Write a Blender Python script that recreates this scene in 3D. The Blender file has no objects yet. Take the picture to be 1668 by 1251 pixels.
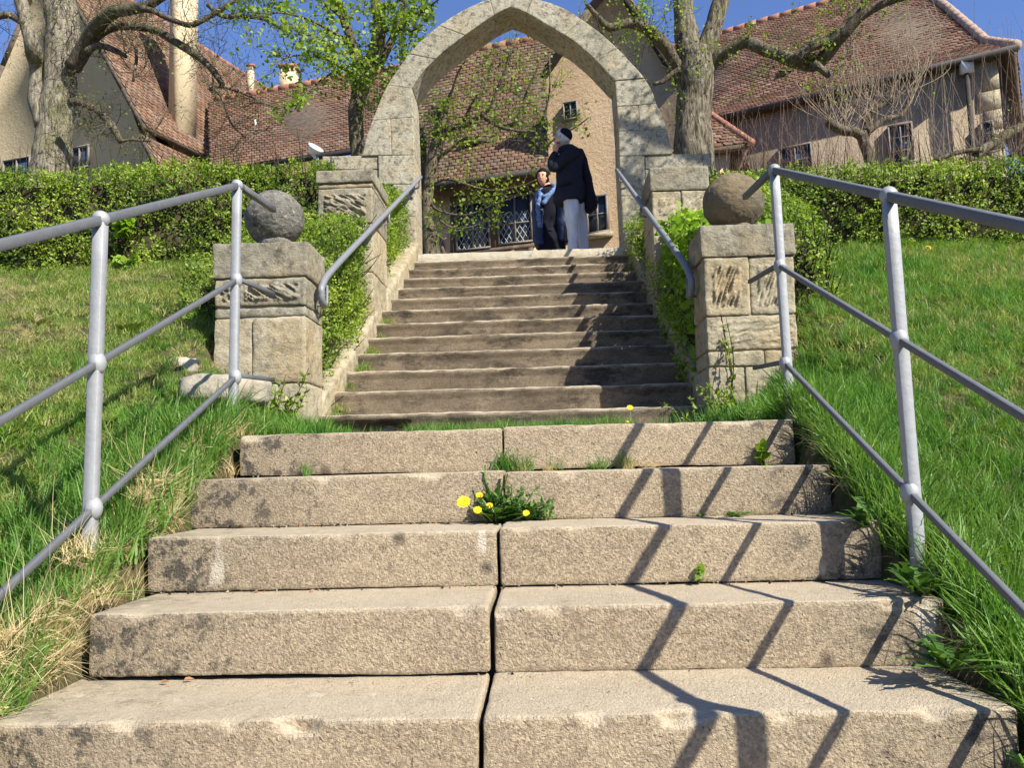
import bpy, bmesh, math, random
import numpy as np
from mathutils import Vector, Matrix
S = bpy.context.scene
COL = S.collection
R = math.radians
# ------------------------------------------------------------------ camera, world, sun, exposure
CAMF, CPITCH, CROLL, CYAW, CAMX, CAMZ = 1350.0, 0.0998, 0.0246, -0.0355, 0.1377, 0.5202
def unrot(x, y, z):
    c, s = math.cos(-CROLL), math.sin(-CROLL); x, z = c*x-s*z, s*x+c*z
    c, s = math.cos(-CPITCH), math.sin(-CPITCH); y, z = c*y+s*z, -s*y+c*z
    c, s = math.cos(-CYAW), math.sin(-CYAW); x, y = c*x-s*y, s*x+c*y
    return np.array([x, y, z])
CC = np.array([CAMX, 0.0, CAMZ])
cam = bpy.data.cameras.new('camera'); camo = bpy.data.objects.new('camera', cam); COL.objects.link(camo)
cam.sensor_width = 36; cam.lens = CAMF/1668*36; cam.sensor_fit = 'HORIZONTAL'; cam.clip_start = .05; cam.clip_end = 3000
rr, ff, uu = unrot(1, 0, 0), unrot(0, 1, 0), unrot(0, 0, 1)
m4 = Matrix.Identity(4)
for i in range(3):
    m4[i][0] = rr[i]; m4[i][1] = uu[i]; m4[i][2] = -ff[i]; m4[i][3] = CC[i]
camo.matrix_world = m4
S.camera = camo
SUN = Vector((-1.10, 1.0, -1.25)).normalized()
elev = math.asin(-SUN.z); az = math.atan2(-SUN.x, -SUN.y)   # azimuth of the sun, clockwise from +Y
W = bpy.data.worlds.new('World'); S.world = W; W.use_nodes = True
nt = W.node_tree; nt.nodes.clear()
sky = nt.nodes.new('ShaderNodeTexSky'); sky.sky_type = 'NISHITA'; sky.sun_disc = False
sky.sun_elevation = elev; sky.sun_rotation = az
sky.altitude = 300; sky.air_density = 1.0; sky.dust_density = 0.15; sky.ozone_density = 3.5
bg = nt.nodes.new('ShaderNodeBackground'); bg.inputs[1].default_value = 0.082
wo = nt.nodes.new('ShaderNodeOutputWorld')
hs = nt.nodes.new('ShaderNodeHueSaturation'); hs.inputs['Saturation'].default_value = 1.06; nt.links.new(sky.outputs[0], hs.inputs['Color']); tn = nt.nodes.new('ShaderNodeMix'); tn.data_type = 'RGBA'; tn.blend_type = 'MULTIPLY'; tn.inputs[0].default_value = 1; tn.inputs[7].default_value = (1.0, .95, 1.16, 1); nt.links.new(hs.outputs[0], tn.inputs[6]); nt.links.new(tn.outputs[2], bg.inputs[0]); nt.links.new(bg.outputs[0], wo.inputs[0])
sl = bpy.data.lights.new('sun', 'SUN'); sl.energy = 4.9; sl.angle = R(0.5); sl.color = (1, .95, .83)
so = bpy.data.objects.new('sun', sl); COL.objects.link(so); so.rotation_mode = 'QUATERNION'
so.rotation_quaternion = SUN.to_track_quat('-Z', 'Y'); so.location = (8, -8, 12)
S.view_settings.view_transform = 'Standard'; S.view_settings.look = 'None'
S.view_settings.gamma = 1; S.view_settings.exposure = 1.05; S.view_settings.use_curve_mapping = False
S.render.engine = 'CYCLES'

# ------------------------------------------------------------------ placing helpers
def ray(u, v): return unrot((u-834)/CAMF, 1.0, (625.5-v)/CAMF)
def P(u, v, Y): r = ray(u, v); return CC + r*(Y/r[1])
def PX(u, v, X): r = ray(u, v); return CC + r*((X-CC[0])/r[0])
def PZ(u, v, Z): r = ray(u, v); return CC + r*((Z-CC[2])/r[2])
def PPL(u, v, p0, n):
    r = ray(u, v); return CC + r*(np.dot(np.array(p0)-CC, n)/np.dot(r, n))
rng = np.random.default_rng(7)
def hsh(ix, iy, iz, seed):
    h = (ix.astype(np.int64)*374761393 + iy.astype(np.int64)*668265263 + iz.astype(np.int64)*2147483647 + seed*974711) & 0x7fffffff
    h = ((h ^ (h >> 13))*1274126177) & 0x7fffffff
    return ((h ^ (h >> 16)) & 0xffff)/65535.0
def vnoise(p, scale=1.0, seed=0):
    q = np.asarray(p, float)*scale + 1000.0
    i = np.floor(q).astype(np.int64); f = q-i; f = f*f*(3-2*f)
    r = 0
    for dx in (0, 1):
        for dy in (0, 1):
            for dz in (0, 1):
                w = (f[:, 0] if dx else 1-f[:, 0])*(f[:, 1] if dy else 1-f[:, 1])*(f[:, 2] if dz else 1-f[:, 2])
                r = r + w*hsh(i[:, 0]+dx, i[:, 1]+dy, i[:, 2]+dz, seed)
    return r*2-1
def fbm(p, scale=1.0, octv=3, seed=0):
    a, t = 1.0, 0
    for k in range(octv):
        t = t + a*vnoise(p, scale*2**k, seed+k); a *= .5
    return t

# ------------------------------------------------------------------ materials
class M:
    def __init__(s, name, rough=.85, spec=.25):
        s.m = bpy.data.materials.new(name); s.m.use_nodes = True; s.t = s.m.node_tree
        s.b = s.t.nodes['Principled BSDF']; s.b.inputs['Roughness'].default_value = rough
        s.b.inputs['Specular IOR Level'].default_value = spec; s._pos = None
    def n(s, k, **kw):
        x = s.t.nodes.new(k)
        for a, b in kw.items(): setattr(x, a, b)
        return x
    def l(s, a, b): s.t.links.new(a, b)
    def put(s, node, i, v):
        if v is None: return
        if hasattr(v, 'links'): s.l(v, node.inputs[i])
        else: node.inputs[i].default_value = v
    def pos(s, scale=(1, 1, 1), rnd=True):
        g = s.n('ShaderNodeNewGeometry').outputs['Position']
        if rnd:
            oi = s.n('ShaderNodeObjectInfo').outputs['Random']
            v = s.n('ShaderNodeVectorMath', operation='SCALE'); s.l(oi, v.inputs['Scale']); v.inputs[0].default_value = (9, 7, 5)
            a = s.n('ShaderNodeVectorMath', operation='ADD'); s.l(g, a.inputs[0]); s.l(v.outputs[0], a.inputs[1]); g = a.outputs[0]
        mm = s.n('ShaderNodeVectorMath', operation='MULTIPLY'); s.l(g, mm.inputs[0]); mm.inputs[1].default_value = scale
        return mm.outputs[0]
    def noise(s, vec, sc, det=5, ro=.55, dist=0):
        x = s.n('ShaderNodeTexNoise'); s.l(vec, x.inputs['Vector']); x.inputs['Scale'].default_value = sc
        x.inputs['Detail'].default_value = det; x.inputs['Roughness'].default_value = ro; x.inputs['Distortion'].default_value = dist
        return x.outputs['Fac']
    def vor(s, vec, sc, feature='F1', out='Distance'):
        x = s.n('ShaderNodeTexVoronoi', feature=feature); s.l(vec, x.inputs['Vector']); x.inputs['Scale'].default_value = sc
        return x.outputs[out]
    def ramp(s, fac, stops, interp='LINEAR'):
        x = s.n('ShaderNodeValToRGB'); s.l(fac, x.inputs[0]); e = x.color_ramp.elements; x.color_ramp.interpolation = interp
        while len(e) < len(stops): e.new(.5)
        for i, (p, c) in enumerate(stops):
            e[i].position = p; e[i].color = (c, c, c, 1) if isinstance(c, (int, float)) else (*c, 1)
        return x.outputs[0]
    def mix(s, fac, a, b, mode='MIX'):
        x = s.n('ShaderNodeMix', data_type='RGBA', blend_type=mode)
        s.put(x, 0, fac)
        for i, v in ((6, a), (7, b)): s.put(x, i, (*v, 1) if isinstance(v, tuple) and len(v) == 3 else v)
        return x.outputs[2]
    def math(s, op, a, b=0.0):
        x = s.n('ShaderNodeMath', operation=op); s.put(x, 0, a); s.put(x, 1, b); return x.outputs[0]
    def attr(s, name='rnd'):
        x = s.n('ShaderNodeAttribute', attribute_name=name); return x.outputs['Fac']
    def orand(s): return s.n('ShaderNodeObjectInfo').outputs['Random']
    def bump(s, h, dist, st=1.0, prev=None):
        x = s.n('ShaderNodeBump'); x.inputs['Strength'].default_value = st; x.inputs['Distance'].default_value = dist
        s.l(h, x.inputs['Height'])
        if prev is not None: s.l(prev, x.inputs['Normal'])
        return x.outputs[0]
    def out(s, col=None, nrm=None, rough=None):
        if col is not None: s.put(s.b, 'Base Color', (*col, 1) if isinstance(col, tuple) and len(col) == 3 else col)
        if nrm is not None: s.l(nrm, s.b.inputs['Normal'])
        if rough is not None: s.put(s.b, 'Roughness', rough)
        return s.m
def concrete(name, c1, c2, moss=.3, worn_lit=.25, grain=1.0, lower=True):
    m = M(name, .92, .15); p = m.pos()
    big = m.noise(p, 2.3, 6, .6); mid = m.noise(p, 14, 6, .65); fine = m.noise(p, 160, 3, .7)
    col = m.mix(m.ramp(big, [(.32, 0), (.68, 1)]), c1, c2)
    col = m.mix(m.math('MULTIPLY', m.ramp(mid, [(.35, 0), (.7, 1)]), .35), col, tuple(x*.62 for x in c1))
    grc = m.vor(p, 150, out='Color')
    gs = m.n('ShaderNodeSeparateColor'); m.l(grc, gs.inputs[0])
    col = m.mix(.36*grain, col, m.mix(gs.outputs[0], tuple(x*.42 for x in c1), tuple(min(1, x*1.7) for x in c2)))
    ck = m.noise(m.pos((1, 1, 1) if lower else (.55, 1, 1.2)), 5.5, 10, .78)
    col = m.mix(m.ramp(ck, [(.5+.24*(1-moss), 0), (.62+.24*(1-moss), .9)]), col, (.035, .031, .026))
    if lower:
        xs_ = m.n('ShaderNodeSeparateXYZ'); m.l(m.pos(rnd=False), xs_.inputs[0])
        endm = m.math('MAXIMUM', m.ramp(m.math('MULTIPLY', xs_.outputs[0], -1.0), [(.45, 0), (1.0, 1)]), m.ramp(xs_.outputs[0], [(.75, 0), (1.0, .7)]))
        lich = m.ramp(m.math('ADD', m.noise(p, 16, 7, .75), m.math('MULTIPLY', endm, .10)), [(.585, 0), (.65, .85)])
        col = m.mix(m.math('MULTIPLY', lich, m.math('ADD', m.math('MULTIPLY', endm, .9), .3)), col, (.05, .046, .04))
        col = m.mix(m.math('MULTIPLY', endm, .35), col, (.15, .13, .105))
        sp = m.n('ShaderNodeTexVoronoi'); m.l(m.pos(), sp.inputs['Vector']); sp.inputs['Scale'].default_value = 4.5
        ss = m.n('ShaderNodeSeparateColor'); m.l(sp.outputs['Color'], ss.inputs[0])
        sd_ = m.math('ADD', sp.outputs['Distance'], m.math('MULTIPLY', m.noise(p, 30, 4, .7), .14))
        col = m.mix(m.math('MULTIPLY', m.ramp(sd_, [(.14, .85), (.2, 0)]), m.ramp(ss.outputs[0], [(.62, 0), (.64, 1)])), col, (.07, .055, .045))
    else:
        li = m.noise(m.pos((.6, 1, 1.4)), 9, 9, .78)
        col = m.mix(m.ramp(li, [(.58, 0), (.7, .7)]), col, (.42, .38, .31))
        lz = m.noise(m.pos((.5, 1, 1)), 3.3, 5, .7); col = m.mix(m.math('MULTIPLY', m.ramp(lz, [(.4, 1), (.6, 0)]), .55), col, (.085, .066, .048))
    # white lime runs
    run = m.noise(m.pos((1, 1, .16)), 11, 2, .5, .35)
    rm = m.math('MULTIPLY', m.ramp(run, [(.675, 0), (.70, .7)]), m.ramp(m.noise(p, 3.1, 2), [(.46, 0), (.52, 1)]))
    if lower: col = m.mix(rm, col, (.62, .56, .46))
    # foot-worn upper faces, with the sunlit nosing highlight painted in as pale tone
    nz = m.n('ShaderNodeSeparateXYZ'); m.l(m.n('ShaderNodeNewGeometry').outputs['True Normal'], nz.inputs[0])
    col = m.mix(m.math('MULTIPLY', m.ramp(nz.outputs[2], [(.25, 0), (.8, 1)]), m.math('MULTIPLY', worn_lit, m.ramp(m.noise(p, 7, 5, .7), [(.3, .55), (.55, 1)]))), col, (.6, .51, .375))
    dp_ = m.n('ShaderNodeVectorMath', operation='ADD'); wn = m.n('ShaderNodeTexNoise'); m.l(p, wn.inputs['Vector']); wn.inputs['Scale'].default_value = 60; sc_ = m.n('ShaderNodeVectorMath', operation='SCALE'); m.l(wn.outputs['Color'], sc_.inputs[0]); sc_.inputs['Scale'].default_value = .018; m.l(p, dp_.inputs[0]); m.l(sc_.outputs[0], dp_.inputs[1])
    pit = m.ramp(m.vor(dp_.outputs[0], 70), [(.0, 0), (.30, 1)])
    msk = m.ramp(m.noise(p, 24, 6, .7), [(.5, 0), (.6, 1)])
    nb = m.bump(m.math('ADD', m.math('MULTIPLY', m.math('SUBTRACT', pit, 1), m.math('MULTIPLY', msk, 1.0)), m.math('MULTIPLY', fine, 1.1)), .009*grain, 1.0)
    nb = m.bump(m.noise(p, 75, 8, .85), .006, .45, nb)
    return m.out(col, nb)
def stone(name, c1, c2, dark=.4, lichen=.25, scale=1.0, yellow=.3, bump=.012):
    m = M(name, .93, .12); p = m.pos()
    big = m.noise(p, 2.6*scale, 6, .62); mid = m.noise(p, 17*scale, 7, .7)
    col = m.mix(m.ramp(big, [(.3, 0), (.7, 1)]), c1, c2)
    col = m.mix(m.math('MULTIPLY', m.ramp(m.noise(p, 1.7*scale, 3), [(.5, 0), (.68, 1)]), yellow), col, (.5, .33, .13))
    col = m.mix(m.math('MULTIPLY', m.ramp(mid, [(.48, 0), (.66, 1)]), dark), col, (.065, .058, .05))
    gr = m.noise(p, 120, 3, .7)
    col = m.mix(.5, col, m.mix(gr, (.35, .32, .28), (1.0, .98, .92)), 'MULTIPLY'); 
    li = m.noise(p, 24*scale, 6, .75)
    col = m.mix(m.math('MULTIPLY', m.ramp(li, [(.585, 0), (.64, 1)]), lichen), col, (.55, .52, .44))
    nb = m.bump(m.noise(p, 60, 6, .7), bump*.6, .8)
    nb = m.bump(m.noise(m.pos((1, 1, 1.6)), 19, 6, .75), bump*2.2, .55, nb)
    return m.out(col, nb)
def leafmat(name, cols, trans=.45, rough=.5, objr=False):
    m = M(name, rough, .35)
    f = m.orand() if objr else m.attr()
    st = [(i/(len(cols)-1), c) for i, c in enumerate(cols)]
    col = m.ramp(f, st)
    if objr:
        big = m.noise(m.pos(rnd=False), 1.3, 4, .6)
        col = m.mix(m.math('MULTIPLY', m.ramp(big, [(.42, 0), (.62, 1)]), .55), col, cols[-1])
    m.put(m.b, 'Base Color', col)
    tr = m.n('ShaderNodeBsdfTranslucent'); c2 = m.mix(1.0, col, (1.25, 1.3, .55), 'MULTIPLY'); m.l(c2, tr.inputs[0])
    mx = m.n('ShaderNodeMixShader'); mx.inputs[0].default_value = trans
    m.l(m.b.outputs[0], mx.inputs[1]); m.l(tr.outputs[0], mx.inputs[2])
    m.l(mx.outputs[0], m.t.nodes['Material Output'].inputs[0])
    return m.m
def bark(name, c1, c2, moss=.3, sc=1.0):
    m = M(name, .95, .1); p = m.pos((1, 1, .22)); q = m.pos()
    r = m.noise(p, 26*sc, 6, .65, .4)
    col = m.mix(m.ramp(r, [(.36, 0), (.62, 1)]), c1, c2)
    col = m.mix(m.math('MULTIPLY', m.ramp(m.noise(q, 3.2, 5, .6), [(.5, 0), (.62, 1)]), moss), col, (.11, .12, .035))
    col = m.mix(m.math('MULTIPLY', m.ramp(m.noise(q, 11, 5, .7), [(.6, 0), (.66, 1)]), .5), col, (.42, .41, .36))
    nb = m.bump(r, .05, .9); nb = m.bump(m.noise(q, 70, 4), .008, .7, nb)
    return m.out(col, nb)
def plaster(name, c1, c2, sc=1.0, bump=.02):
    m = M(name, .95, .1); p = m.pos(rnd=False)
    col = m.mix(m.ramp(m.noise(p, .8, 6, .6), [(.3, 0), (.7, 1)]), c1, c2)
    st = m.noise(m.pos((1, 1, .15), False), 2.2, 6, .7)
    col = m.mix(m.math('MULTIPLY', m.ramp(st, [(.52, 0), (.75, 1)]), .4), col, tuple(x*.5 for x in c1))
    nb = m.bump(m.noise(p, 11*sc, 7, .7), bump*2, .8); nb = m.bump(m.noise(p, 60*sc, 4), bump*.4, .8, nb)
    return m.out(col, nb)
def plain(name, c, rough=.6, spec=.4, bump=0, bs=60, metal=0, var=.25):
    m = M(name, rough, spec); p = m.pos()
    m.b.inputs['Metallic'].default_value = metal
    v = m.noise(p, bs*.35, 5, .6)
    col = m.mix(m.ramp(v, [(.3, 0), (.7, 1)]), tuple(x*(1-var) for x in c), tuple(min(1, x*(1+var)) for x in c))
    nb = m.bump(m.noise(p, bs, 5, .6), bump, .8) if bump else None
    return m.out(col, nb)
def tiles(name, cols):
    m = M(name, .9, .15); p = m.pos(rnd=False)
    col = m.ramp(m.attr(), [(i/(len(cols)-1), c) for i, c in enumerate(cols)])
    col = m.mix(m.math('MULTIPLY', m.ramp(m.noise(p, .9, 6, .7), [(.45, 0), (.65, 1)]), .55), col, (.085, .068, .055))
    col = m.mix(m.math('MULTIPLY', m.ramp(m.noise(p, 5, 6, .7), [(.56, 0), (.68, 1)]), .4), col, (.24, .22, .18))
    return m.out(col, m.bump(m.noise(p, 30, 4), .01, .6))

MT = {}
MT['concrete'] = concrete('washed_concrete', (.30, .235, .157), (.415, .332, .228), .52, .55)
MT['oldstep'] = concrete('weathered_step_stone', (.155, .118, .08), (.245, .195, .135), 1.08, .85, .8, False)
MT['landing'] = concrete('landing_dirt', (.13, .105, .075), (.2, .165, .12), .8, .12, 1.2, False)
MT['stone'] = stone('weathered_sandstone', (.34, .285, .19), (.5, .45, .33), .55, .4)
MT['stonegrey'] = stone('grey_sandstone', (.22, .2, .15), (.38, .35, .27), .7, .45)
MT['archstone'] = stone('arch_sandstone', (.32, .29, .215), (.5, .465, .37), .8, .5, 1.2, .3)
MT['slab'] = stone('pale_slab_stone', (.52, .47, .37), (.6, .55, .45), .2, .3, 1, .15)
MT['ballstone'] = stone('ball_stone', (.13, .125, .112), (.3, .285, .25), .8, .8, 1.5, .0, .03)
MT['ballbrown'] = stone('brown_ball_stone', (.13, .11, .08), (.22, .185, .13), .5, .15, 1.1, .25, .012)
MT['mortar'] = stone('lime_mortar', (.36, .32, .25), (.44, .4, .32), .25, .1)
MT['rock'] = stone('pale_rock', (.36, .32, .25), (.5, .46, .38), .4, .2)
def metal(name, c):
    m = M(name, .6, .4); m.b.inputs['Metallic'].default_value = .2; p = m.pos()
    col = m.mix(m.ramp(m.noise(p, 26, 6, .7), [(.35, 0), (.7, 1)]), tuple(x*.88 for x in c), c)
    col = m.mix(m.ramp(m.noise(p, 38, 7, .8), [(.69, 0), (.73, .7)]), col, (.12, .07, .045))
    return m.out(col, m.bump(m.noise(p, 40, 3, .5), .003, .6), m.ramp(m.noise(p, 30, 4), [(.3, .5), (.7, .7)]))
MT['steel'] = metal('silver_painted_iron', (.31, .315, .325))
MT['rail'] = metal('grey_rail_iron', (.125, .13, .138))
MT['pipe'] = metal('zinc_pipe', (.2, .205, .22))
MT['hedge'] = leafmat('privet_leaves', [(.05, .095, .012), (.13, .205, .02), (.23, .32, .035), (.35, .43, .06)], .4)
MT['hedgeyel'] = leafmat('fresh_lime_leaves', [(.1, .19, .02), (.2, .34, .03), (.32, .45, .05)], .5)
MT['lime'] = leafmat('linden_leaves', [(.08, .145, .015), (.15, .24, .025), (.24, .34, .04), (.33, .42, .06)], .5)
MT['weed'] = leafmat('weed_leaves', [(.04, .095, .018), (.08, .17, .03), (.14, .26, .05)], .35)
MT['grass'] = leafmat('grass_blades', [(.07, .14, .016), (.12, .225, .024), (.18, .29, .035), (.38, .36, .14)], .4, .55, True)
MT['grasslong'] = leafmat('lush_grass_blades', [(.04, .125, .015), (.07, .2, .022), (.11, .25, .03), (.18, .29, .06)], .4, .5, True)
MT['straw'] = leafmat('dry_grass_blades', [(.42, .31, .15), (.55, .42, .22), (.62, .5, .3)], .3, .7, True)
MT['straws'] = leafmat('dry_stems', [(.42, .31, .15), (.55, .42, .22), (.3, .2, .1)], .3, .7)
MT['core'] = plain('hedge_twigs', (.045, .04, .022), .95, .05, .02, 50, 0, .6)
MT['soil'] = M('grassy_soil', .95, .1)
_m = MT['soil']; _p = _m.pos(rnd=False)
MT['soil'] = _m.out(_m.mix(_m.ramp(_m.noise(_p, 6, 6, .7), [(.4, 0), (.6, 1)]), (.05, .075, .018), (.14, .11, .06)), _m.bump(_m.noise(_p, 25, 6, .7), .05, 1))
MT['bark1'] = bark('pale_linden_bark', (.085, .07, .05), (.3, .265, .2), .45)
MT['bark2'] = bark('dark_bark', (.06, .048, .036), (.17, .14, .1), .35)
MT['bark3'] = bark('grey_ridged_bark', (.035, .028, .02), (.25, .215, .16), .3, 1.0)
MT['whip'] = plain('pale_whips', (.27, .215, .15), .8, .2, 0, 20, 0, .4)
MT['redwhip'] = plain('reddish_twigs', (.17, .11, .085), .8, .2, 0, 20, 0, .5)
MT['pl_beige'] = plaster('beige_render', (.5, .4, .25), (.56, .46, .31), 1, .012)
MT['pl_pink'] = plaster('rough_ochre_render', (.44, .31, .19), (.5, .37, .24), 1, .05)
MT['pl_brown'] = plaster('brown_stained_render', (.25, .195, .14), (.33, .265, .19), 1, .03)
MT['pl_panel'] = plaster('pink_panel_render', (.5, .35, .22), (.56, .4, .27), 1, .01)
MT['timber'] = plain('weathered_timber', (.11, .085, .065), .9, .15, .01, 30, 0, .4)
MT['darkwood'] = plain('dark_gutter', (.035, .03, .028), .7, .3, 0, 30)
MT['tile'] = tiles('old_beaver_tail_tiles', [(.12, .07, .047), (.18, .1, .066), (.24, .13, .082), (.23, .16, .115), (.32, .22, .155)])
MT['tile2'] = tiles('red_roof_tiles', [(.13, .074, .05), (.19, .1, .068), (.25, .13, .085), (.27, .175, .12), (.37, .25, .18)])
MT['ridge'] = plain('ridge_tiles', (.28, .135, .09), .85, .2, .01, 20, 0, .35)
MT['ridgepale'] = plain('mortared_ridge', (.36, .26, .2), .85, .2, .01, 20, 0, .35)
MT['glass'] = M('dark_window_glass', .08, .6).out((.03, .045, .075))
MT['lead'] = plain('lead_came', (.42, .43, .45), .6, .3)
MT['winframe'] = plain('window_frame_paint', (.17, .15, .13), .7, .3)
MT['yellow'] = M('dandelion_petals', .6, .3).out((.85, .55, .01))
MT['stem'] = M('flower_stems', .6, .3).out((.2, .26, .08))
MT['white'] = plain('white_enamel', (.75, .75, .73), .4, .5, 0, 30, 0, .08)
MT['skin'] = M('skin', .55, .35).out((.55, .3, .21))
MT['skin'].node_tree.nodes['Principled BSDF'].inputs['Subsurface Weight'].default_value = .08
MT['navy'] = plain('navy_wool', (.018, .020, .034), .9, .15, .004, 300, 0, .4)
MT['jeans'] = plain('pale_jeans', (.5, .53, .6), .85, .2, .003, 200, 0, .12)
MT['blue'] = plain('blue_raincoat', (.013, .022, .07), .6, .4, .004, 60, 0, .3)
MT['scarf'] = plain('pale_blue_scarf', (.11, .17, .32), .85, .2, .004, 120, 0, .55)
MT['black'] = plain('black_cloth', (.012, .012, .02), .9, .15, .003, 200)
MT['hairg'] = plain('white_hair', (.6, .6, .6), .7, .3, .004, 300, 0, .3)
MT['hairb'] = plain('dark_brown_hair', (.014, .008, .006), .85, .1, .006, 300, 0, .4)
MT['lip'] = M('lips', .5, .3).out((.4, .12, .1))
MT['eye'] = M('eye', .2, .5).out((.02, .015, .012))
MT['dead'] = plain('dead_leaf_brown', (.3, .14, .06), .8, .2, .003, 60, 0, .4)
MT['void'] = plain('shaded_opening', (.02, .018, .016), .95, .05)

# ------------------------------------------------------------------ object helpers
WL = {}
def tag(o, label=None, cat=None, group=None, kind=None):
    if label: o['label'] = label
    if cat: o['category'] = cat
    if group: o['group'] = group
    if kind: o['kind'] = kind
    return o
def thing(name, label, cat, loc, group=None):
    o = bpy.data.objects.new(name, None); COL.objects.link(o); o.location = tuple(map(float, loc)); o.empty_display_size = .2
    WL[o.name] = np.array(loc, float)
    return tag(o, label, cat, group)
def mk(name, V, F, mats, parent=None, smooth=False, fm=None, rnd=None, loc=None, sizes=None):
    """V (n,3) world coordinates; F a list/array of faces"""
    V = np.asarray(V, float).reshape(-1, 3)
    me = bpy.data.meshes.new(name)
    if parent is not None: base = WL[parent.name]; myloc = base
    else: base = np.array(loc, float) if loc is not None else np.zeros(3); myloc = base
    V = V-base
    if isinstance(F, np.ndarray):
        k = F.shape[1]; tot = np.full(len(F), k, np.int32); fl = F.reshape(-1).astype(np.int32)
    else:
        tot = np.array([len(f) for f in F], np.int32); fl = np.fromiter((i for f in F for i in f), np.int32)
    me.vertices.add(len(V)); me.vertices.foreach_set('co', V.astype(np.float32).ravel())
    me.loops.add(len(fl)); me.loops.foreach_set('vertex_index', fl)
    me.polygons.add(len(tot)); st = np.zeros(len(tot), np.int32); st[1:] = np.cumsum(tot)[:-1]
    me.polygons.foreach_set('loop_start', st)
    try: me.polygons.foreach_set('loop_total', tot)
    except Exception: pass
    for mt in (mats if isinstance(mats, (list, tuple)) else [mats]): me.materials.append(mt)
    if fm is not None: me.polygons.foreach_set('material_index', np.asarray(fm, np.int32))
    if smooth is not False:
        me.polygons.foreach_set('use_smooth', np.full(len(tot), True))
    me.update(calc_edges=True); me.validate()
    if rnd is not None and len(rnd) == len(me.polygons):
        a = me.attributes.new('rnd', 'FLOAT', 'FACE'); a.data.foreach_set('value', np.asarray(rnd, np.float32))
    o = bpy.data.objects.new(name, me); COL.objects.link(o)
    if parent is not None: o.parent = parent
    elif loc is not None: o.location = tuple(map(float, loc))
    WL[o.name] = myloc
    return o
class MB:
    def __init__(s): s.V = []; s.F = []; s.m = []; s.r = []; s.n = 0
    def add(s, V, F, m=0, r=None):
        V = np.asarray(V, float).reshape(-1, 3)
        s.V.append(V); k = s.n
        for f in F: s.F.append(tuple(int(i)+k for i in f))
        s.m += [m]*len(F); s.r += (list(r) if r is not None else list(rng.random(len(F)))); s.n += len(V)
    def box(s, lo, hi, m=0):
        x0, y0, z0 = lo; x1, y1, z1 = hi
        s.add([(x0, y0, z0), (x1, y0, z0), (x1, y1, z0), (x0, y1, z0), (x0, y0, z1), (x1, y0, z1), (x1, y1, z1), (x0, y1, z1)],
              [(0, 3, 2, 1), (4, 5, 6, 7), (0, 1, 5, 4), (1, 2, 6, 5), (2, 3, 7, 6), (3, 0, 4, 7)], m)
    def hexa(s, q, m=0):   # 8 points, bottom ring then top ring
        s.add(q, [(0, 3, 2, 1), (4, 5, 6, 7), (0, 1, 5, 4), (1, 2, 6, 5), (2, 3, 7, 6), (3, 0, 4, 7)], m)
    def tube(s, pts, rad, sides=6, m=0, noise=0, nsc=3, cap=True, ell=None, fac=None):
        pts = np.asarray(pts, float); n = len(pts)
        rad = np.asarray(rad, float) if np.ndim(rad) else np.full(n, float(rad))
        T = np.gradient(pts, axis=0); T /= np.linalg.norm(T, axis=1)[:, None]+1e-9
        up = np.array([0, 0, 1.0]) if abs(T[0][2]) < .9 else np.array([0, 1.0, 0])
        a = np.cross(T[0], up); a /= np.linalg.norm(a)
        ang = np.arange(sides)*2*math.pi/sides
        V = []
        for i in range(n):
            a = a-T[i]*np.dot(a, T[i]); a /= np.linalg.norm(a)+1e-9; b = np.cross(T[i], a)
            V.append(pts[i]+rad[i]*(np.cos(ang)[:, None]*a+np.sin(ang)[:, None]*b))
        V = np.concatenate(V)
        if noise:
            C = np.repeat(pts, sides, 0); d = V-C
            V = C+d*(1+noise*fbm(V, nsc, 3, 5))[:, None]
        F = []
        for i in range(n-1):
            for j in range(sides):
                k = (j+1) % sides; F.append((i*sides+j, i*sides+k, (i+1)*sides+k, (i+1)*sides+j))
        if cap: F.append(tuple(range(sides))[::-1]); F.append(tuple((n-1)*sides+j for j in range(sides)))
        s.add(V, F, m, None if fac is None else [fac]*len(F))
    def build(s, name, mats, parent=None, smooth=False, loc=None):
        return mk(name, np.concatenate(s.V), s.F, mats, parent, smooth, s.m, s.r, loc)
def smoothpath(pts, k=5):
    pts = [np.array(p, float) for p in pts]
    if len(pts) < 3: return np.array([pts[0]+(pts[-1]-pts[0])*t for t in np.linspace(0, 1, k+1)])
    q = [2*pts[0]-pts[1]]+pts+[2*pts[-1]-pts[-2]]; out = []
    for i in range(1, len(q)-2):
        for j in range(k):
            t = j/k; a, b, c, d = q[i-1], q[i], q[i+1], q[i+2]
            out.append(.5*((2*b)+(-a+c)*t+(2*a-5*b+4*c-d)*t*t+(-a+3*b-3*c+d)*t**3))
    out.append(pts[-1]); return np.array(out)
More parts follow.
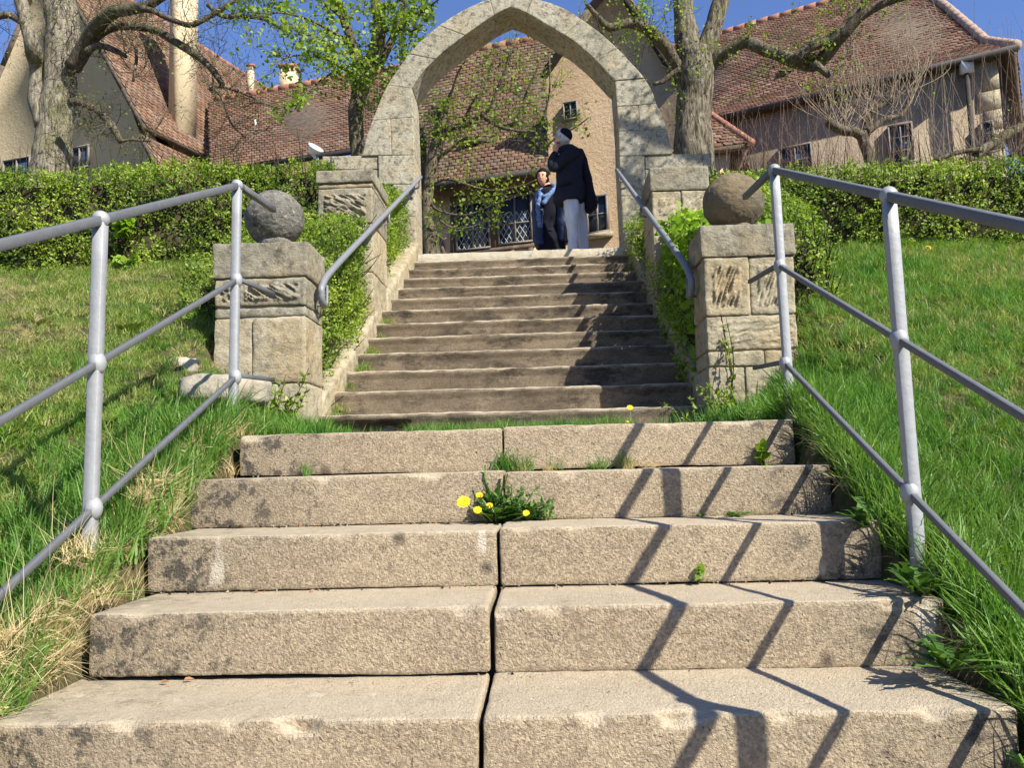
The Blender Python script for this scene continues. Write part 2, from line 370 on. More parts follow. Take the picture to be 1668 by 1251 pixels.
def gridbox(lo, hi, h, r=.015, amp=.004, nsc=14, seed=0, boss=None, faces='xXyYzZ', big=0.0):
    """subdivided box with rounded edges and rough faces; boss = (margin, depth, angle) gives a chiselled front panel"""
    lo = np.array(lo, float); hi = np.array(hi, float); V = []; F = []; base = 0
    for ax in range(3):
        for sd in (0, 1):
            key = 'xyz'[ax] if sd == 0 else 'XYZ'[ax]
            if key not in faces: continue
            a, b = [i for i in range(3) if i != ax]
            na = max(2, int((hi[a]-lo[a])/h)); nb = max(2, int((hi[b]-lo[b])/h))
            ua, ub = np.meshgrid(np.linspace(lo[a], hi[a], na+1), np.linspace(lo[b], hi[b], nb+1), indexing='ij')
            p = np.zeros((ua.size, 3)); p[:, a] = ua.ravel(); p[:, b] = ub.ravel(); p[:, ax] = hi[ax] if sd else lo[ax]
            i, j = np.meshgrid(np.arange(na), np.arange(nb), indexing='ij'); i = i.ravel(); j = j.ravel(); w = nb+1
            f = np.stack([i*w+j, (i+1)*w+j, (i+1)*w+j+1, i*w+j+1], 1)
            flip = (sd == 0) ^ (ax == 1)
            if flip: f = f[:, ::-1]
            V.append(p); F.append(f+base); base += len(p)
    V = np.concatenate(V); F = np.concatenate(F); O = V.copy()
    rr_ = r*(1+.5*vnoise(O, 9, seed+3)); rr_ = rr_[:, None]
    q = np.clip(V, lo+rr_, hi-rr_); d = V-q; L = np.linalg.norm(d, axis=1)[:, None]
    nrm = d/np.maximum(L, 1e-9); V = q+nrm*np.minimum(L, rr_)
    V = V+nrm*(amp*fbm(O, nsc, 3, seed))[:, None] + (nrm*(big*fbm(O, 3.0, 2, seed+9))[:, None] if big else 0)
    if boss:
        mg, dp, ang = boss; dp = dp*.9; fr = np.abs(O[:, 1]-lo[1]) < 1e-6
        dx = np.minimum(O[:, 0]-lo[0], hi[0]-O[:, 0]); dz = np.minimum(O[:, 2]-lo[2], hi[2]-O[:, 2])
        wgt = np.clip((np.minimum(dx, dz)-mg)/.012, 0, 1)*fr
        c, s_ = math.cos(ang), math.sin(ang)
        Q = O.copy(); Q[:, 0] = (O[:, 0]*c+O[:, 2]*s_)*12; Q[:, 2] = (-O[:, 0]*s_+O[:, 2]*c)*56; Q[:, 1] = 0
        ridge = .9-2.4*np.abs(vnoise(Q, 1, seed+4))+.3*vnoise(Q, 2.3, seed+5)
        V[:, 1] -= wgt*dp*(.15+1.0*ridge)
    return V, F
def rough_block(name, lo, hi, mat, parent, h=.014, **kw):
    V, F = gridbox(lo, hi, h, **kw)
    return mk(name, V, F, mat, parent, True)
def leaf_quads(C, D, N, L, Wd, shape='diamond', fold=.25):
    """many small leaves; C centre/base, D axis, N normal"""
    D = D/np.linalg.norm(D, axis=1)[:, None]; N = N-D*np.sum(N*D, 1)[:, None]; N /= np.linalg.norm(N, axis=1)[:, None]+1e-9
    B = np.cross(D, N); L = L[:, None]; Wd = Wd[:, None]
    if shape == 'diamond': sh = [(0, 0), (.45, .5), (1, 0), (.45, -.5)]
    else: sh = [(0, 0), (.1, .42), (.45, .52), (1, 0), (.45, -.52), (.1, -.42)]
    P_ = [C+D*L*a+B*Wd*b+N*Wd*(abs(b)*fold) for a, b in sh]
    k = len(sh); V = np.stack(P_, 1).reshape(-1, 3); F = np.arange(len(C)*k).reshape(-1, k)
    return V, F
def rdir(n): d = rng.normal(size=(n, 3)); return d/np.linalg.norm(d, axis=1)[:, None]

# ------------------------------------------------------------------ terrain
Y0, TD, TH = 1.793, .35, .168
XL, XR = -1.065, 1.112
UY, UD, UH, UZ = 5.18, .3332, .168, 1.0168     # upper flight: step k nose at UY+k*UD, top UZ+k*UH
UXL, UXR = -1.17, 1.085
TOPZ = UZ+11*UH; TOPY = UY+11*UD
def gz(x, y):
    x = np.asarray(x, float); y = np.asarray(y, float)
    z = np.interp(y, [-60, -2, Y0, 3.35, 7.0, 8.4, 9.0, 400], [-2.0, -1.75, -.06, .70, 2.27, 2.78, 2.84, 2.84])
    side = np.clip((np.abs(x)-1.0)/1.5, 0, 1)*np.clip((8.5-y)/2, 0, 1)*np.clip((y+1)/2, 0, 1)
    p = np.stack([x.ravel(), y.ravel(), 0*x.ravel()], 1)
    z = z+side*(.05*fbm(p, .9, 3, 2)+.02).reshape(z.shape)+side*np.where(x < 0, .07, .0)
    nl = np.where(y < 4.9, .66, UZ+(y-UY)/UD*UH-.1)
    wq = np.clip((np.abs(x)-1.25)/.55, 0, 1)*(y > 3.4) + (y <= 3.4)
    z = np.where((y > 3.4) & (y < 8.9), z*wq+np.minimum(nl, z)*(1-wq), z)
    mid = (np.abs(x) < 1.01) & (y < 8.8)
    z = np.where(mid, z-1.1, z)
    return z
xs = np.concatenate([[-400, -120, -40, -20, -12], np.arange(-8, -1.15, .12), [-1.09, -.99, -.5, 0, .5, .99, 1.12], np.arange(1.2, 8, .12), [12, 20, 40, 120, 400]])
ys = np.concatenate([[-400, -60, -20, -6], np.arange(-2, 9.6, .12), [10, 12, 16, 24, 40, 100, 400]])
gx, gy = np.meshgrid(xs, ys, indexing='ij')
gxx = gx.copy()
GV = np.stack([gx.ravel(), gy.ravel(), gz(gx, gy).ravel()], 1)
ii, jj = np.meshgrid(np.arange(len(xs)-1), np.arange(len(ys)-1), indexing='ij'); ii = ii.ravel(); jj = jj.ravel(); w_ = len(ys)
GF = np.stack([ii*w_+jj, (ii+1)*w_+jj, (ii+1)*w_+jj+1, ii*w_+jj+1], 1)
tag(mk('ground', GV, GF, MT['soil'], None, True), kind='structure')

# ------------------------------------------------------------------ lower flight of concrete steps
lower = thing('concrete_steps', 'lower flight of wide pale concrete steps with a joint down the middle', 'stairs', (0, Y0, 0))
random.seed(3)
joints = {4: -.015, 3: 0, 2: -.002, 1: -.006, 0: -.01, -1: 0, -2: .02, -3: 0}
for i in range(-3, 5):
    y, z = Y0+i*TD, i*TH
    jx = joints[i]; g1 = {4: .0016, 3: .003, 2: .0045, 1: .006, 0: .005}.get(i, .005)
    dep = TD+.06 if i < 4 else .42
    h = .008 if 0 <= i <= 2 else .012
    for sd in (0, 1):
        lo = [XL+.02*((i*5) % 3)-.02 if sd == 0 else jx+g1, y+(.006 if sd else 0)*((i % 2)*2-1), z-TH+.001]
        hi = [jx-g1 if sd == 0 else XR+.012*((i*3) % 4)-.02, y+dep, z+(.003 if (i+sd) % 2 else -.002)]
        V, F = gridbox(lo, hi, h, r=.010, amp=.0011, nsc=26, seed=40+i*2+sd, faces='xXyZ', big=.002)
        t = (V[:, 0]-lo[0])/(hi[0]-lo[0]); fz = (hi[2]-V[:, 2])/TH
        if sd == 0: V[:, 2] += (1-t)*(-.004)*(i % 2); V[:, 1] += fz*.0
        # ragged underside so a dark joint shows below the riser
        bot = np.clip((lo[2]+.02-V[:, 2])/.02, 0, 1)
        V[:, 2] += bot*np.clip(.000+.006*vnoise(V*[1, 0, 0], 4, 90+i*3+sd)+(.0065 if i in (1,) and sd == 0 else 0), 0, .012)
        # chipped arris
        e = np.exp(-((V[:, 1]-y)/.02)**2-((V[:, 2]-hi[2])/.02)**2)*(np.clip(vnoise(V, 13, 60+i+sd)-.25, 0, 1)*.022+np.clip(vnoise(V, 5, 160+i+sd)-.62, 0, 1)*.08)
        V[:, 2] -= e; V[:, 1] += e
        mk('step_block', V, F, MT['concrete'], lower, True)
# bedding under the steps
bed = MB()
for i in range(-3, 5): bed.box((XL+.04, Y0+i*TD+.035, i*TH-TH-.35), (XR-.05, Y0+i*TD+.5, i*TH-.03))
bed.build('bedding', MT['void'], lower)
# landing
land = thing('landing', None, None, (0, 4.2, .67)); land['kind'] = 'structure'
V, F = gridbox((-1.2, 3.58, .3), (1.12, 4.95, .668), .05, r=.01, amp=.006, seed=3, faces='yxXZ')
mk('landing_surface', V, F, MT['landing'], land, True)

# ------------------------------------------------------------------ upper flight
upper = thing('stone_steps', 'upper flight of long dark mossy steps climbing to the archway', 'stairs', (0, UY, UZ))
def bl_sag(V, k): return -.0035*np.clip(vnoise(V*[1, 0, 0]+k*3.7, 2.2, 5), 0, 1)
for k in range(-1, 11):
    y, z = UY+k*UD, UZ+k*UH
    V, F = gridbox((UXL-.1, y, z-.215), (UXR+.13, y+UD+.05, z), .016, r=.017, amp=.003, nsc=15, seed=k+200, faces='yZ', big=.003)
    nose = np.clip((V[:, 2]-(z-.045))/.012, 0, 1)*np.clip((y+.1-V[:, 1])/.05, 0, 1)
    V[:, 1] -= nose*.012
    V[:, 2] += bl_sag(V, k)
    if k == -1:   # broken left end of the lowest step
        b = np.clip((-.62-V[:, 0]+.1*vnoise(V, 7, 4))/.08, 0, 1)*np.clip((z-.035-V[:, 2])/.015, 0, 1)*np.clip((y+.03-V[:, 1])/.02, 0, 1); V[:, 1] += b*.07*(1+.6*vnoise(V, 14, 5))
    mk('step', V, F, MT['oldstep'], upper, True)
top = thing('threshold', 'pale stone threshold slab at the top of the stairs under the arch', 'threshold', (0, TOPY, TOPZ))
V, F = gridbox((-1.19, TOPY-.01, TOPZ-.09), (1.16, TOPY+.75, TOPZ), .025, r=.01, amp=.003, seed=77, faces='yxXZY')
mk('slab', V, F, MT['slab'], top, True)
V, F = gridbox((-1.15, TOPY+.02, TOPZ-.25), (1.12, TOPY+.4, TOPZ-.085), .03, r=.01, amp=.003, seed=78, faces='y')
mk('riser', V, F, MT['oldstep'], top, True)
# forecourt behind the arch
fc = MB(); fc.box((-12, TOPY+.74, TOPZ-.3), (12, 15.5, TOPZ-.012)); tag(fc.build('forecourt', MT['mortar']), kind='structure')

# cheek walls along the upper flight
def cheek(side, label):
    x0, x1 = (UXL-.24, UXL+.004) if side < 0 else (UXR-.004, UXR+.24)
    t = thing('cheek_wall', label, 'low wall', (x0, 5.2, UZ-.2))
    for ya, yb, hh in ((4.9, 5.52, .09), (5.53, 6.05, .08), (6.06, 6.6, .09), (7.02, 7.6, .1), (7.61, 8.2, .12), (8.21, 8.9, .13)):
        V, F = gridbox((x0, ya, 0), (x1, yb, .5), .02, r=.03, amp=.008, nsc=9, seed=int(ya*13)+side, faces='xXyYZ')
        V[:, 2] += UZ+(V[:, 1]-UY)/UD*UH+hh-.5
        mk('coping_stone', V, F, MT['stone'], t, True)
cheek(-1, 'sloping stone kerb along the left side of the upper steps')
cheek(1, 'sloping stone kerb along the right side of the upper steps, half under ivy')

# ------------------------------------------------------------------ pillars
def pillar(label, x0, x1, y0, y1, courses, seed, cap=.012):
    t = thing('stone_pillar', label, 'pillar', ((x0+x1)/2, (y0+y1)/2, courses[-1][0]), 'square stone pillars beside the stairs')
    mb = MB(); mb.box((x0+.012, y0+.012, courses[-1][0]), (x1-.012, y1-.012, courses[0][1]-.03)); mb.build('mortar_core', MT['mortar'], t)
    for k, (za, zb, split, boss, mat) in enumerate(courses):
        e = cap if k == 0 else 0
        xs_ = [x0-e]+([x0+(x1-x0)*s for s in split])+[x1+e]
        for a, b in zip(xs_[:-1], xs_[1:]):
            seed += 1
            o = rough_block('cap_stone' if k == 0 else 'stone', (a+.002, y0-e-.004*((seed*7) % 3), za+.003), (b-.002, y1+e, zb-.003), MT[mat], t,
                        h=.0062 if boss else .011, r=.012, amp=.0035, nsc=16, seed=seed, boss=boss, big=.004)
    return t
pillar('square stone pillar left of the stairs, carrying the grey ball', -1.70, -1.175, 4.56, 4.92,
       [(1.62, 1.83, [], None, 'stonegrey'), (1.455, 1.62, [.27], (.03, .018, -.6), 'stonegrey'), (1.395, 1.455, [], None, 'stonegrey'),
        (1.02, 1.395, [.42], None, 'stone'), (.78, 1.02, [.7], None, 'stone'), (.5, .78, [], None, 'stone')], 500)
pillar('square stone pillar right of the stairs, carrying the brown ball', 1.075, 1.585, 4.66, 5.02,
       [(1.675, 1.865, [], None, 'stonegrey'), (1.34, 1.675, [.5], (.045, .016, 1.2), 'stone'), (1.14, 1.34, [], (.02, .006, .2), 'stone'),
        (1.05, 1.14, [.62], None, 'stone'), (.84, 1.05, [.4], None, 'stone'), (.5, .84, [], None, 'stone')], 540)
pillar('upper left stone pillar nearer the arch, its lower half behind privet', -1.63, -1.18, 6.46, 7.08,
       [(2.84, 2.95, [], None, 'stonegrey'), (2.80, 2.84, [], None, 'stone'), (2.50, 2.80, [], (.05, .02, -.5), 'stonegrey'), (2.1, 2.5, [.4], None, 'stone'),
        (1.7, 2.1, [], None, 'stone'), (1.2, 1.7, [.5], None, 'stone')], 580)
pillar('upper right stone pillar nearer the arch, with a thick pitted cap', 1.08, 1.54, 6.62, 7.2,
       [(2.73, 2.935, [], None, 'stonegrey'), (2.47, 2.73, [.52], (.05, .012, .9), 'stone'), (2.1, 2.47, [], None, 'stone'),
        (1.7, 2.1, [.6], None, 'stone'), (1.2, 1.7, [], None, 'stone')], 620)
def ball(label, c, r, mat, seed):
    n, k = 110, 70; V = []
    th = np.linspace(.001, math.pi-.001, k+1); ph = np.linspace(0, 2*math.pi, n, endpoint=False)
    T_, Ph = np.meshgrid(th, ph, indexing='ij')
    D = np.stack([np.sin(T_)*np.cos(Ph), np.sin(T_)*np.sin(Ph), np.cos(T_)], -1).reshape(-1, 3)
    V = D*r*(1+.03*fbm(D, 1.6, 2, seed)+.014*fbm(D, 11, 3, seed))[:, None]
    V[:, 2] = np.maximum(V[:, 2]*.985, -r*.93); V += np.array(c)
    i, j = np.meshgrid(np.arange(k), np.arange(n), indexing='ij'); i = i.ravel(); j = j.ravel(); j2 = (j+1) % n
    F = np.stack([i*n+j, (i+1)*n+j, (i+1)*n+j2, i*n+j2], 1)
    o = mk('stone_ball', V, F, MT[mat], None, True, loc=(c[0], c[1], c[2]-r*.93)); tag(o, label, 'stone ball', 'stone balls on the pillars')
    return o
for c_, z_ in (((-1.40, 4.70), 1.828), ((1.302, 4.83), 1.862)):
    m_ = MB(); m_.tube([(c_[0], c_[1], z_), (c_[0], c_[1], z_+.05)], [.105, .10], 24, 0, .06, 20)
    tag(m_.build('stone_collar', MT['ballstone' if c_[0] < 0 else 'ballbrown'], None, True, loc=(c_[0], c_[1], z_)), 'low stone collar under the %s ball' % ('grey speckled' if c_[0] < 0 else 'brown'), 'collar')
ball('grey speckled stone ball resting on the left pillar', (-1.40, 4.70, 1.83+.176), .170, 'ballstone', 3)
ball('brown stone ball resting on the right pillar', (1.302, 4.83, 1.865+.178), .178, 'ballbrown', 8)

# ------------------------------------------------------------------ the arch
AY, AT = 8.9, .5
arch = thing('stone_arch', 'pointed sandstone gateway arch at the top of the stairs', 'arch', (-.1, AY, TOPZ))
def prism(name, pix, parent, mat, y0=AY, th=AT, back=None, bevel=.012, jit=.0, drop=0):
    pts = [P(u, v, y0) for u, v in pix]
    bm = bmesh.new(); base = WL[parent.name]
    f = [bm.verts.new((p[0]-base[0], y0-base[1]-jit, p[2]-base[2])) for p in pts]
    b = [bm.verts.new((p[0]-base[0], y0+th-base[1], p[2]-base[2])) for p in pts]
    bm.faces.new(f[::-1]); bm.faces.new(b); n = len(f)
    for i in range(n): bm.faces.new((f[i], f[(i+1) % n], b[(i+1) % n], b[i]))
    bmesh.ops.recalc_face_normals(bm, faces=bm.faces)
    if bevel: bmesh.ops.bevel(bm, geom=[e for e in bm.edges], offset=bevel, segments=2, affect='EDGES', profile=.6)
    bmesh.ops.triangulate(bm, faces=[q for q in bm.faces if len(q.verts) > 4])
    me = bpy.data.meshes.new(name); bm.to_mesh(me); bm.free(); me.materials.append(MT[mat])
    o = bpy.data.objects.new(name, me); COL.objects.link(o); o.parent = parent; WL[o.name] = base
    return o
INT_L = [(671, 143), (683, 124), (693, 111), (709, 95.5), (724, 82), (741, 69), (757, 57), (773, 46), (789, 34.5), (805, 24)]
INT_R = [(1002, 131), (993, 122), (981, 109), (968, 95.5), (957, 85), (936, 67), (920, 56.5), (908, 49.5), (890, 39), (872, 28), (857, 20)]
OUT_L = [(631, 138), (646, 115), (666, 87), (682, 70), (698, 55), (715, 41), (733, 29), (753, 17), (773, 7), (798, -3)]
OUT_R = [(1050, 127), (1038, 113), (1022, 96), (1006, 79), (990, 64), (975, 51), (960, 40), (947, 31), (934, 22), (919, 13), (896, 4), (868, -4)]
def seg(A, i, j): return A[i:j+1]
vl = [(0, 3, 0, 2), (3, 6, 2, 5), (6, 9, 5, 9)]
for a, b, c, d in vl: prism('voussoir', seg(INT_L, a, b)+seg(OUT_L, c, d)[::-1], arch, 'archstone', jit=.004*a/3)
vr = [(0, 3, 0, 3), (3, 6, 3, 7), (6, 10, 7, 11)]
for a, b, c, d in vr: prism('voussoir', seg(INT_R, a, b)+seg(OUT_R, c, d)[::-1], arch, 'archstone', jit=.004*(3-a/3))
prism('keystone', [(805, 24), (818, 16.5), (832, 10.5), (845, 14.5), (857, 20), (868, -4), (834, -14), (798, -3)], arch, 'archstone', jit=.006)
PL = [[(671, 143), (631, 138), (622, 156), (613, 180), (606, 196), (673, 190)],
      [(673, 190), (636, 193), (638, 252), (675, 252)],
      [(636, 193), (606, 196), (597, 222), (590, 253), (638, 252)],
      [(675, 252), (616, 253), (617, 300), (676, 300)],
      [(676, 300), (640, 300), (641, 352), (677, 352)],
      [(677, 352), (641, 352), (643, 418), (678, 418)]]
for q in PL: prism('pier_stone', q, arch, 'archstone', jit=.003*random.Random(q[0][1]).random())
PRR = [[(1002, 131), (1050, 127), (1062, 146), (1069, 168), (1005, 173)],
       [(1005, 173), (1040, 171), (1042, 212), (1008, 213)],
       [(1040, 171), (1069, 168), (1080, 190), (1086, 210), (1042, 212)],
       [(1008, 213), (1086, 210), (1096, 250), (1009, 254)],
       [(1009, 254), (1050, 253), (1051, 318), (1012, 319)],
       [(1012, 319), (1051, 318), (1052, 372), (1015, 373)],
       [(1015, 373), (1053, 372), (1054, 425), (1017, 425)]]
for q in PRR: prism('pier_stone', q, arch, 'archstone', jit=.003*random.Random(q[0][1]).random())
wl = thing('wing_wall', 'low stone wall running left from the arch behind the upper pillar', 'wall', (-1.9, AY, 2.8))
for q in [[(590, 253), (525, 254), (526, 276), (616, 275), (616, 253)], [(617, 276), (526, 277), (527, 330), (640, 330), (640, 300), (617, 300)], [(640, 331), (527, 331), (528, 420), (641, 420)]]:
    prism('stone', q, wl, 'archstone', y0=AY+.02, th=.42)
wr = thing('wing_wall', 'low stone wall running right from the arch to the linden trunk', 'wall', (1.9, AY, 2.8))
for q in [[(1096, 250), (1159, 249), (1160, 272), (1097, 274), (1051, 275), (1051, 254)], [(1051, 276), (1160, 273), (1161, 330), (1052, 331)], [(1053, 332), (1161, 331), (1162, 430), (1055, 430)]]:
    prism('stone', q, wr, 'archstone', y0=AY+.02, th=.42)

# ------------------------------------------------------------------ iron railings of the lower flight
def sq(mb, a, b, w, h_, m=0, bev=.3):
    """bar with a chamfered rectangular section"""
    a = np.array(a, float); b = np.array(b, float); t = (b-a)/np.linalg.norm(b-a)
    up = np.array([0, 0, 1.]) if abs(t[2]) < .9 else np.array([0, 1., 0]); s_ = np.cross(t, up); s_ /= np.linalg.norm(s_); u = np.cross(s_, t)
    c = bev
    ring = [(1, 1-c), (1-c, 1), (-1+c, 1), (-1, 1-c), (-1, -1+c), (-1+c, -1), (1-c, -1), (1, -1+c)]
    n = 8; V = []
    k = max(2, int(np.linalg.norm(b-a)/.12)+1)
    for t_ in np.linspace(0, 1, k):
        p = a+(b-a)*t_; jw = 1+.03*math.sin(t_*37+a[0]*5)
        V += [p+s_*x*w/2*jw+u*y*h_/2 for x, y in ring]
    F = [tuple(range(n))[::-1], tuple((k-1)*n+i for i in range(n))]
    for q in range(k-1): F += [(q*n+i, q*n+(i+1) % n, (q+1)*n+(i+1) % n, (q+1)*n+i) for i in range(n)]
    mb.add(V, F, m)
def knob(mb, c, r, sz=1.0, n=14, k=9):
    V = []; c = np.array(c, float)
    for i in range(k+1):
        th = math.pi*i/k
        for j in range(n):
            ph = 2*math.pi*j/n; V.append(c+r*np.array([math.sin(th)*math.cos(ph), math.sin(th)*math.sin(ph), math.cos(th)*sz]))
    F = [(i*n+j, (i+1)*n+j, (i+1)*n+(j+1) % n, i*n+(j+1) % n) for i in range(k) for j in range(n)]
    mb.add(V, F)
def railing(X, label, px, skew):
    t = thing('metal_railing', label, 'railing', (X, 2.33, .17), 'iron railings beside the lower steps')
    zf = [P(u, v, 2.33)[2] for u, v in px[0]]; zb = [P(u, v, 3.41)[2] for u, v in px[1]]
    sl_ = [(b-a)/1.08 for a, b in zip(zf, zb)]
    for Yp in (3.41, 2.33, 1.25, .17):
        zz = [a+s_*(Yp-2.33) for a, s_ in zip(zf, sl_)]
        mb = MB(); base = float(np.interp(Yp, [0, Y0, 3.4], [-.85, .0, .66]))-.05
        lean = skew*.01
        sq(mb, (X+lean, Yp, base), (X, Yp, zz[0]-.005), .033, .033, bev=.16)
        for q, z_ in enumerate(zz): knob(mb, (X, Yp, z_+(.002 if q == 0 else 0)), .0255, 1.0 if q == 0 else 1.35)
        mb.build('post', MT['steel'], t)
    for q in range(3):
        w = (.0275, .0185, .0185)[q]; mb = MB()
        sq(mb, (X, -.6, zf[q]+sl_[q]*(-.6-2.33)), (X, 3.41, zb[q]), w*.9, w, bev=.2)
        # short stub beyond the last post, bent level
        sq(mb, (X, 3.41, zb[q]), (X+.0, 3.47, zb[q]+.012), w*.9, w, bev=.2)
        sq(mb, (X, 3.465, zb[q]+.012), (X-.012*skew, 3.86, zb[q]+.035), w*.9, w, bev=.2)
        mb.build('rail', MT['rail'], t)
    return t
railing(1.139, 'three-bar silver iron railing on the right side of the lower steps', (((1446, 319), (1468, 553), (1492, 803)), ((1265, 277), (1273, 433), (1284, 592))), 1)
railing(-1.143, 'three-bar silver iron railing on the left side of the lower steps', (((162, 358), (150, 592), (139, 829)), ((390, 302), (388, 456), (385, 614))), -1)

def handrail(X, side, label):
    t = thing('wall_handrail', label, 'handrail', (X, 6.7, 1.9), 'pipe handrails of the upper steps')
    if side < 0:
        a = P(684, 288, 8.85); b = PX(529, 452, X)
    else:
        a = P(998, 277, 8.85); b = PX(1121, 438, X)
    a[0] = X-.02*0; mb = MB()
    path = smoothpath([a, a+(b-a)*.33, a+(b-a)*.66, b+(a-b)*.05, b+(0, -.05, -.055), b+(0, -.075, -.12), b+(0, -.05, -.16), b+(0, .0, -.165)], 6)
    mb.tube(path, .021, 12); mb.build('pipe', MT['pipe'], t, True)
    e = b+np.array((0, 0, -.165)); mb = MB()
    mb.tube([e, e+(0.0, .03, .0), e+(.0, .05, .02), e+(.0, .055, .13)], .008, 8); mb.build('end_rod', MT['pipe'], t, True)
    mb = MB(); q = a+(b-a)*.48; mb.tube([q, q+(0, .02, -.11), q+(side*.06, .02, -.12), q+(side*.12, .02, -.12)], .009, 8); mb.build('bracket', MT['pipe'], t, True)
    mb = MB(); mb.tube([e, e+(side*.06, .02, .0), e+(side*.12, .05, .01)], .009, 8); mb.build('bracket', MT['pipe'], t, True)
    mb = MB(); q = a+(b-a)*.02; mb.tube([q, q+(side*.02, .05, -.09), q+(side*.13, .1, -.11)], .01, 8); mb.build('bracket', MT['pipe'], t, True)
handrail(-1.13, -1, 'grey pipe handrail climbing the left side of the upper steps')
handrail(1.03, 1, 'grey pipe handrail climbing the right side of the upper steps')
# ------------------------------------------------------------------ grass (instanced tufts)
def tuft(name, n, rad, hmin, hmax, wd, lean, mat, seed, coll):
    r_ = np.random.default_rng(seed); V = []; F = []; k = 0
    for i in range(n):
        a = r_.random()*6.283; rr2 = rad*math.sqrt(r_.random()); bx, by = rr2*math.cos(a), rr2*math.sin(a)
        h = hmin+(hmax-hmin)*r_.random(); d = r_.random()*6.283; ln = lean*(.25+r_.random())*h; w = wd*(.6+.7*r_.random())
        tw = d+1.57+r_.normal()*.5; cx, sx = math.cos(tw), math.sin(tw); dx, dy = math.cos(d), math.sin(d)
        for t in (0, .4, .75):
            px, py, pz = bx+dx*ln*t*t, by+dy*ln*t*t, h*(t-.25*t*t*min(1, lean)); ww = w*(1-.55*t)*.5
            V += [(px-cx*ww, py-sx*ww, pz), (px+cx*ww, py+sx*ww, pz)]
        V.append((bx+dx*ln, by+dy*ln, h*(1-.25*min(1, lean))))
        F += [(k, k+1, k+3, k+2), (k+2, k+3, k+5, k+4), (k+4, k+5, k+6)]; k += 7
    me = bpy.data.meshes.new(name); me.from_pydata(V, [], F); me.materials.append(mat); me.polygons.foreach_set('use_smooth', [True]*len(F))
    o = bpy.data.objects.new(name, me); coll.objects.link(o)
def tset(nm, specs, mat):
    c = bpy.data.collections.new(nm)
    for i, s_ in enumerate(specs): tuft('%s_%d' % (nm, i), *s_, mat, 900+i+len(nm)*31, c)
    return c
T_SHORT = tset('tuft_short', [(26, .055, .035, .085, .0042, .8), (24, .06, .03, .075, .0045, 1.2), (22, .05, .04, .10, .004, .6), (26, .06, .03, .07, .005, 1.0)], MT['grass'])
T_LONG = tset('tuft_long', [(26, .045, .10, .20, .0055, .5), (24, .05, .08, .17, .006, .8), (22, .04, .12, .24, .005, .6), (24, .05, .08, .18, .0065, .4)], MT['grasslong'])
T_DRY = tset('tuft_dry', [(30, .05, .05, .15, .0026, 1.1), (30, .06, .06, .2, .0024, 1.5), (26, .05, .04, .12, .003, .9)], MT['straw'])
def scatter(name, pts, coll, scl, seed=1, tilt=.25, flat=None):
    pts = np.asarray(pts, float); n = len(pts); r_ = np.random.default_rng(seed)
    me = bpy.data.meshes.new(name); me.vertices.add(n); me.vertices.foreach_set('co', pts.astype(np.float32).ravel()); me.update()
    rot = np.stack([r_.normal(0, tilt, n), r_.normal(0, tilt, n), r_.random(n)*6.283], 1)
    if flat is not None: rot[:, 0] += flat[:, 0]; rot[:, 1] += flat[:, 1]
    for nm, ty, dat in (('rot', 'FLOAT_VECTOR', rot), ('scl', 'FLOAT', np.asarray(scl)*np.ones(n)), ('idx', 'INT', r_.integers(0, 99, n))):
        a = me.attributes.new(nm, ty, 'POINT')
        a.data.foreach_set('vector' if ty == 'FLOAT_VECTOR' else 'value', np.asarray(dat, np.int32 if ty == 'INT' else np.float32).ravel())
    o = bpy.data.objects.new(name, me); COL.objects.link(o)
    g = bpy.data.node_groups.new(name+'_nodes', 'GeometryNodeTree')
    g.interface.new_socket('Geometry', in_out='INPUT', socket_type='NodeSocketGeometry')
    g.interface.new_socket('Geometry', in_out='OUTPUT', socket_type='NodeSocketGeometry')
    N = g.nodes.new; L = g.links.new
    gi = N('NodeGroupInput'); go = N('NodeGroupOutput'); ip = N('GeometryNodeInstanceOnPoints')
    ci = N('GeometryNodeCollectionInfo'); ci.inputs[0].default_value = coll; ci.inputs[1].default_value = True; ci.inputs[2].default_value = True
    L(gi.outputs[0], ip.inputs['Points']); L(ci.outputs[0], ip.inputs['Instance']); ip.inputs['Pick Instance'].default_value = True
    for nm, ty, sk in (('rot', 'FLOAT_VECTOR', 'Rotation'), ('scl', 'FLOAT', 'Scale'), ('idx', 'INT', 'Instance Index')):
        a = N('GeometryNodeInputNamedAttribute'); a.data_type = ty; a.inputs[0].default_value = nm
        L(a.outputs[0], ip.inputs[sk])
    L(ip.outputs[0], go.inputs[0])
    md = o.modifiers.new('scatter', 'NODES'); md.node_group = g
    return tag(o, kind='stuff')
def meadow(x0, x1, y0, y1, dens, seed):
    r_ = np.random.default_rng(seed); n = int((x1-x0)*(y1-y0)*dens)
    x = x0+(x1-x0)*r_.random(n); y = y0+(y1-y0)*r_.random(n)
    d = np.hypot(x-CAMX, y); keep = r_.random(n) < np.clip(3.6/d, .35, 1)
    x, y, d = x[keep], y[keep], d[keep]
    return np.stack([x, y, gz(x, y)-.004], 1), d
